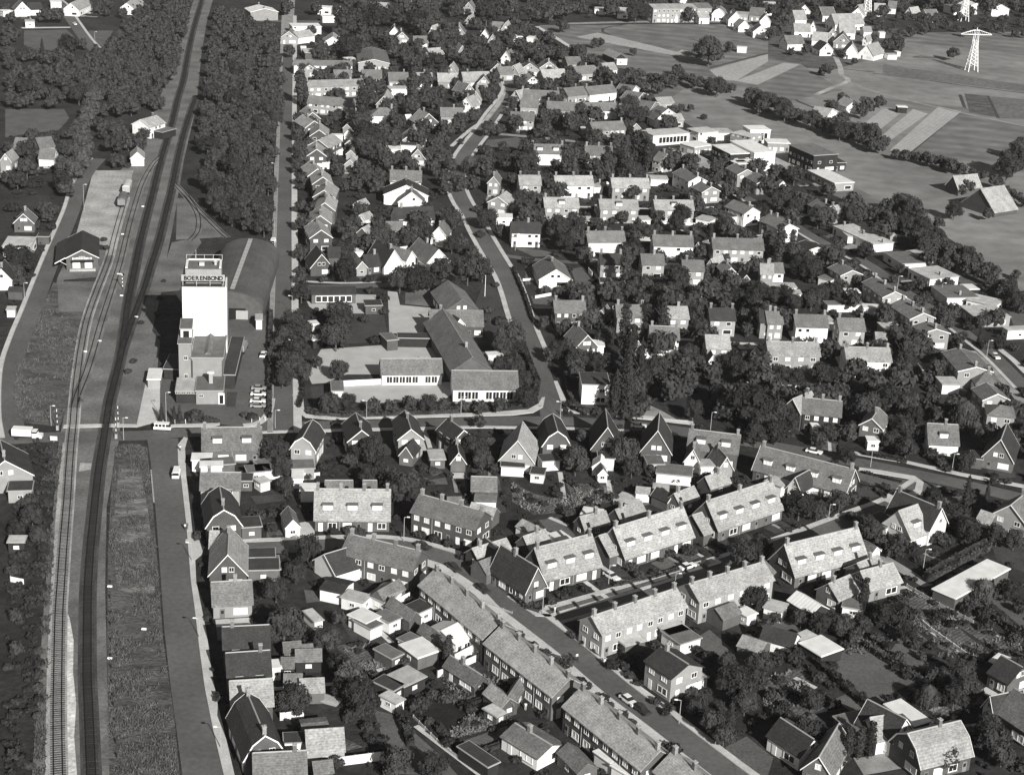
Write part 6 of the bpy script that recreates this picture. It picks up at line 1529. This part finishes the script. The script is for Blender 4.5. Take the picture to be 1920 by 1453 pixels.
tufts('tall_grass','85 1460 97 1100 110 900 118 835 95 850 80 1100 62 1460',5000,.12,'tuft','weeds along the left edge of the side track','grass',.5)
for pl in ('1540 1225 1700 1108 1690 1155 1790 1215 1860 1235','1700 1108 1690 1155 1790 1215 1830 1240 1860 1228 1740 1130','1700 1100 1750 1115 1920 1215 1900 1240 1760 1150','1440 1270 1480 1255 1520 1290 1510 1320 1440 1345 1430 1310','630 1210 690 1205 740 1255 700 1275 650 1245','960 905 1000 925 1150 910 1150 940 1060 960 1000 965 960 940','820 1265 880 1250 960 1290 880 1335','830 1390 880 1340 960 1330 950 1360'):
    tufts('vegetable_plants',pl,1500,.2,'veg','leafy vegetable plants growing in the garden plots','vegetables',.4)
# ================= hedges
def hedge(s,w,h,label,m='shrub',px=True):
    pts=pix(s); L=[]; tot=0
    for a,b in zip(pts,pts[1:]):
        d=b-a; n=max(2,int(d.length/.9)); a_=math.atan2(d.y,d.x)
        ds=rand_dirs(int(d.length*(w+2*h)*5),-.2); k=len(ds); t=rng.random(k)
        pr=np.stack([a.x+d.x*t,a.y+d.y*t,np.zeros(k)],1); side=rng.random(k); nx,ny=-math.sin(a_),math.cos(a_)
        u=np.where(side<.45,(rng.random(k)-.5)*w,np.where(side<.72,-w/2,w/2)); z=np.where(side<.45,h,rng.random(k)*h)
        z=z+np.sin(t*d.length*1.1)*.12
        P_=pr+np.stack([nx*u,ny*u,z],1); N_=np.stack([np.where(side<.45,0,np.sign(u)*nx),np.where(side<.45,0,np.sign(u)*ny),np.where(side<.45,1,.2)],1)
        L.append(cards(P_,N_,.22))
        w2=w/2-.08; q=[(a.x+nx*s1,a.y+ny*s1) for s1 in (-w2,w2)]+[(b.x+nx*s1,b.y+ny*s1) for s1 in (w2,-w2)]
        V=np.array([(x,y,0) for x,y in q]+[(x,y,h-.08) for x,y in q]); Q=np.array([(4,7,6,5),(0,1,5,4),(1,2,6,5),(2,3,7,6),(3,0,4,7)]); L.append((V,Q))
    V,Q=merge(L); c=V.mean(0); V=V-np.array([c[0],c[1],0]); t=empty('hedge',(c[0],c[1],0)); tag(t,label,'hedge'); ob('foliage',npmesh('foliage',V,Q,G[m]),t)
for s,w,h,l in (('1738 1092 1790 1062 1850 1030',2.2,2.4,'long light clipped hedge beside the flat carport in the lower right'),('575 775 640 782 700 780',1.5,1.4,'hedge at the left end of the school front'),
 ('700 780 790 777 860 774',1.6,1.6,'dark hedge along the cross road before the playground'),('870 772 940 770 985 765 1003 745',1.6,1.5,'hedge round the school corner'),('1003 745 1008 720 995 690 980 650',1.5,1.5,'hedge on the school side of the school street'),
 ('1072 768 1130 778 1200 782',1.5,1.5,'dark hedge below the white walled corner house'),('1060 715 1068 745 1080 765',1,1.2,'short hedge left of the white walled corner house'),
 ('1616 852 1700 868',1,1.1,'low hedge on the cross road opposite the grass triangle'),('1615 886 1650 895 1690 905',.8,.6,'low hedge on the grass triangle'),('1590 905 1640 920 1660 935',1,1,'curved hedge behind the grass triangle'),
 ('508 588 506 660 505 740 505 785',1.2,1.4,'hedge between the silo yard and the tree street'),('560 765 568 740 566 700',1,1.3,'hedge at the left of the school lawn'),('962 505 985 560 998 600 1012 620',.9,1.1,'hedge along the bungalow gardens of the school street'),
 ('1120 540 1130 575 1135 610',1.1,1.5,'dark hedge behind the bungalow gardens'),('1850 1240 1890 1225 1960 1250',1,1,'hedge at the right edge gardens'),('700 1275 740 1320 760 1370 770 1400',1.5,1.6,'tall dark hedge beside the long lawn'),
 ('1110 1165 1135 1195 1180 1240',1.2,1.1,'hedge in front of the terrace gable on the junction'),('1195 1260 1225 1290 1260 1312',1,1,'hedge before the detached two-storey house'),('1525 1240 1580 1290 1640 1340 1660 1350',1.4,1.5,'dark hedge along the big lawn'),
 ('1625 1215 1700 1265 1740 1290',1.4,1.5,'hedge between the two lower right lawns'),('1805 1130 1860 1160 1925 1200',1.6,1.7,'dark hedge behind the vegetable plots'),('960 1120 985 1140 1010 1148',.9,1,'low hedge on the junction corner garden'),
 ('1150 1100 1230 1082 1275 1068',.8,.8,'low hedge along the side street before the dormered terrace'),('935 1290 1000 1275 1040 1260',.8,1,'hedge across the terrace back gardens'),('860 1330 930 1305 960 1290',.8,1,'second hedge across the terrace back gardens'),
 ('890 1415 980 1385 1030 1370',.8,1,'lowest hedge across the terrace back gardens'),('905 300 960 285 1000 290',1,1.2,'hedge before the triangular green'),('1070 470 1110 480 1180 487',1,1.4,'dark hedge behind the garden lane'),('1100 495 1120 530',.9,1.4,'hedge beside the white fence panel'),
 ('1440 583 1600 575',1,1.3,'hedge behind the pale row houses'),('1730 545 1800 548 1850 560',1,1.6,'clipped hedge behind the flat bungalow'),('385 1025 378 1008 386 1000',.8,.9,'low hedge at the station road corner'),
 ('590 780 600 775 640 778',.8,1,'hedge stub at the school garden')): hedge(s,w,h,l)
# ================= garden walls and fences
def wallf(s,h,m,name,label,cat,th=.15,panel=2.2):
    pts=pix(s); c=pts[0]; t=empty(name,(c.x,c.y,0)); tag(t,label,cat); k=0
    for a,b in zip(pts,pts[1:]):
        d=b-a; n=max(1,round(d.length/panel)); ang=math.atan2(d.y,d.x); q=MB(); L=d.length/n; q.box(.04,L-.04,-th/2,th/2,0,h); me=q.me('panel',G[m]); q=MB(); q.box(-.06,.06,-th/2-.04,th/2+.04,0,h+.15); pm=q.me('post',G['concrete'])
        for i in range(n):
            p=a+d*(i/n)-c; ob('panel',me,t,(p.x,p.y,0),(0,0,ang)); ob('post',pm,t,(p.x,p.y,0),(0,0,ang))
for s,h,m,n,l in (('722 1147 768 1124',1.8,'wall_w','garden_wall','white garden wall, upper one behind the diagonal terrace'),('760 1216 812 1192 840 1180',1.6,'wall_w','garden_wall','white garden wall, middle one behind the diagonal terrace'),
 ('820 1270 870 1250 892 1240',1.5,'wall_w','garden_wall','white garden wall below the glass sheds'),('852 1243 888 1224',2,'white','fence','white board fence beside the big white glasshouse'),('640 724 722 720',1.6,'wall_w','school_wall','long white wall left of the school front wing'),
 ('615 1438 715 1425',1.8,'wall_w','garden_wall','white wall at the bottom edge near the lawn'),('600 1116 640 1122',2.2,'white','fence','white ribbed fence left of the tin sheds'),('775 1345 830 1400 900 1450',.5,'concrete','garden_edge','pale concrete edge along the long lawn'),
 ('1730 1170 1745 1183 1830 1243',.9,'white','fence','white picket fence through the vegetable plots'),('1395 985 1330 1015',.9,'concrete','garden_wall','low wall by the end of the middle terrace'),('1003 560 1045 552 1060 548',1,'white','fence','white fence of the bungalow garden'),
 ('1200 783 1206 786 1290 792',.6,'concrete','garden_wall','low wall by the driveway on the cross road'),('1103 512 1110 520',1.8,'white','fence','white fence panel behind the bungalow lawn'),('980 527 1000 526',.8,'white','fence','low white fence at the bungalow lawn'),
 ('525 1350 570 1345',1.6,'wall_w','garden_wall','white garden wall beside the round garden tree'),('960 1150 880 1120',.4,'concrete','garden_edge','low kerb wall of the front gardens'),('1700 1100 1760 1135 1825 1168',.7,'concrete','garden_edge','pale edge behind the vegetable plots'),
 ('1120 1305 1180 1350',.5,'white','fence','low white fence along the front gardens of the diagonal row'),('556 900 600 895',1.4,'wall_w','garden_wall','white wall behind the pale roofed triple house'),('20 1090 45 1095',1.2,'wall_w','garden_wall','white wall in the left edge gardens'),
 ('1290 555 1350 560',1,'white','fence','white fence between the middle gardens'),('1240 420 1330 425',1,'wall_w','garden_wall','white wall in the upper gardens')): wallf(s,h,m,n,l,'wall' if 'wall' in n or 'edge' in n else 'fence')
# posts along the silo corner pavement and beside the track
for i,(x,y) in enumerate([(294,797),(306,796),(328,795),(348,794),(386,793),(409,792)]+[(x,792-(x-470)*.12) for x in (472,487,497)]):
    g=P(x,y); b=MB(); b.tube((0,0,0),(0,0,1.1),.09,.09); b.box(-.1,.1,-.1,.1,1.1,1.16); o=b.ob('bollard',G['white'],loc=g); tag(o,'white bollard on the pavement edge below the silo, %s from the left'%(['first','second','third','fourth','fifth','sixth','seventh','eighth','ninth'][i]),'bollard','bollards below the silo')
ORD0='first second third fourth fifth sixth seventh eighth ninth tenth eleventh twelfth thirteenth fourteenth fifteenth sixteenth'.split()
for i in range(16):
    t=i/15; p=MT[int(t*40)+2]; q=Vector((p.x+4.6,p.y,0)); 
    if proj(q)[1]>1450 or proj(q)[1]<800: continue
    b=MB(); b.box(-.12,.12,-.12,.12,0,.9); o=b.ob('track_marker',G['black'],loc=q,rot=(0,0,.3)); tag(o,'short dark marker post right of the main track, %s from the bottom'%(ORD0[i]),'post','marker posts along the main track')
for i,(x,y) in enumerate(((206,1100),(206,1235),(270,1180),(160,660),(187,640),(228,555),(256,595),(230,440),(268,388))):
    g=P(x,y); b=MB(); b.box(-.5,.5,-.2,.2,0,.3); b.box(-.4,.4,-.15,.15,.3,.36); o=b.ob('track_box',G['white'],loc=g); tag(o,None,'track box','white boxes beside the tracks'); o['_w']='small white box beside the rails'; o['_px'],o['_py']=x,y; HOUSES.append(o)
# ================= labels that single each thing out
LM=[('the white silo tower',385,600),('the goods shed',150,470),('the school',880,650),('the school playground',720,690),('the large pylon',1822,100),('the big farm barn',1865,380),('the flat-roofed school complex',1400,275),
('the level crossing',165,812),('the front street junction',1035,1150),('the white corner house',1120,730),('the detached two-storey house',1257,1262),('the grass triangle',1660,905),('the steep white house',1740,985),('the pale gambrel house',1750,1370),
('the farm village',1580,75),('the barrel roofed warehouse',440,520),('the station building',268,232),('the white balcony apartments',630,160),('the triple dormered house',660,955),('the lone meadow oak',1335,95),('the bungalow on the school street',1040,515),
('the brick gambrel house',425,980),('the steep gabled pair',1190,820),('the diagonal terraces',1000,1290),('the tin roofed sheds',800,1210),('the staggered gable row',598,330),('the garden street bungalows',1750,520),('the big white long roof',510,1000),
('the vegetable plots',1780,1170),('the wide lawn',1620,1260),('the two-part house',1370,850),('the factory with saw-tooth roof',1390,20),('the triangular green',945,275),('the poplar clump',1190,290),('the middle row houses',1300,470),('the lower middle row houses',1550,620),('the walled back gardens',900,1360),
('the dormered terraces',1200,1010),('the small block sheds',1200,960),('the railway wood',440,200),('the park wood',240,120),('the left edge gardens',40,1150),('the station road corner',420,1250),('the far main street',800,30),('the rear garden trees',640,1200),('the white nursery yard',690,560),('the leafy lane',1020,590),('the long brick terrace',840,970),('the gardens of the villas',1560,780),('the clipped hedge',1800,1050),('the allotment sheds',1480,1160),('the far housing',1000,130),('the curving white path',930,180)]
ORD=['first','second','third','fourth','fifth','sixth','seventh','eighth','ninth','tenth','eleventh','twelfth','thirteenth','fourteenth','fifteenth','sixteenth','seventeenth','eighteenth','nineteenth','twentieth']
def place(x,y):
    best=min(LM,key=lambda l:(l[1]-x)**2+((l[2]-y)*1.5)**2); dx=x-best[1]; dy=(y-best[2])*1.5
    if dx*dx+dy*dy<22**2: rel='at'
    elif abs(dx)>abs(dy): rel='right of' if dx>0 else 'left of'
    else: rel='below' if dy>0 else 'behind'
    return rel+' '+best[0]
lab={}
def cut(s):
    w=s.split()
    if len(w)>16: s=s.replace(' ridged roof','').replace(', gable in front','').replace(' broadleaf','').replace(' from the left',' from left').replace(' the ',' ')
    return s if len(s.split())<=16 else ' '.join(s.split()[:16])
for o in HOUSES+TL:
    if 'label' in o: 
        for k in ('_w','_px','_py','_k','_tree'):
            if k in o: del o[k]
        continue
    x,y=o['_px'],o['_py']
    if '_tree' in o:
        w=o['_w']; k=o['_k']; sz='large' if w>44 else ('small' if w<26 else 'mid-sized')
        nm={'r':'round dark broadleaf tree','l':'pale leaved broadleaf tree','c':'dark pointed conifer','p':'slim upright poplar','w':'weeping willow','s':'bushy shrub','q':'tree'}[k]
        w_=sz+' '+nm
    else: w_=o['_w']
    lab.setdefault(w_+' '+place(x,y),[]).append(o)
for l,L in lab.items():
    L.sort(key=lambda o:o['_px'])
    for i,o in enumerate(L): o['label']=l if len(L)==1 else l+', '+(ORD[i] if i<20 else str(i+1)+'th')+' from the left'
    for o in L:
        o['label']=cut(o['label'])
        for k in ('_w','_px','_py','_k','_tree'):
            if k in o: del o[k]
hs=[o for o in HOUSES if o.get('category') in ('house','shed')]
for o in hs: o['group']='houses of the town' if o['category']=='house' else 'sheds in the back gardens'
# ================= haze
HZ=True
if HZ:
    b=MB(); b.box(-1500,1500,-60,2600,-1,190); m=bpy.data.materials.new('haze'); m.use_nodes=True; n=m.node_tree; n.nodes.remove(n.nodes['Principled BSDF'])
    v=n.nodes.new('ShaderNodeVolumePrincipled'); v.inputs['Color'].default_value=(.9,.9,.9,1); v.inputs['Density'].default_value=.00003; n.links.new(v.outputs[0],n.nodes['Material Output'].inputs['Volume'])
    o=b.ob('haze',m); tag(o,kind='stuff')
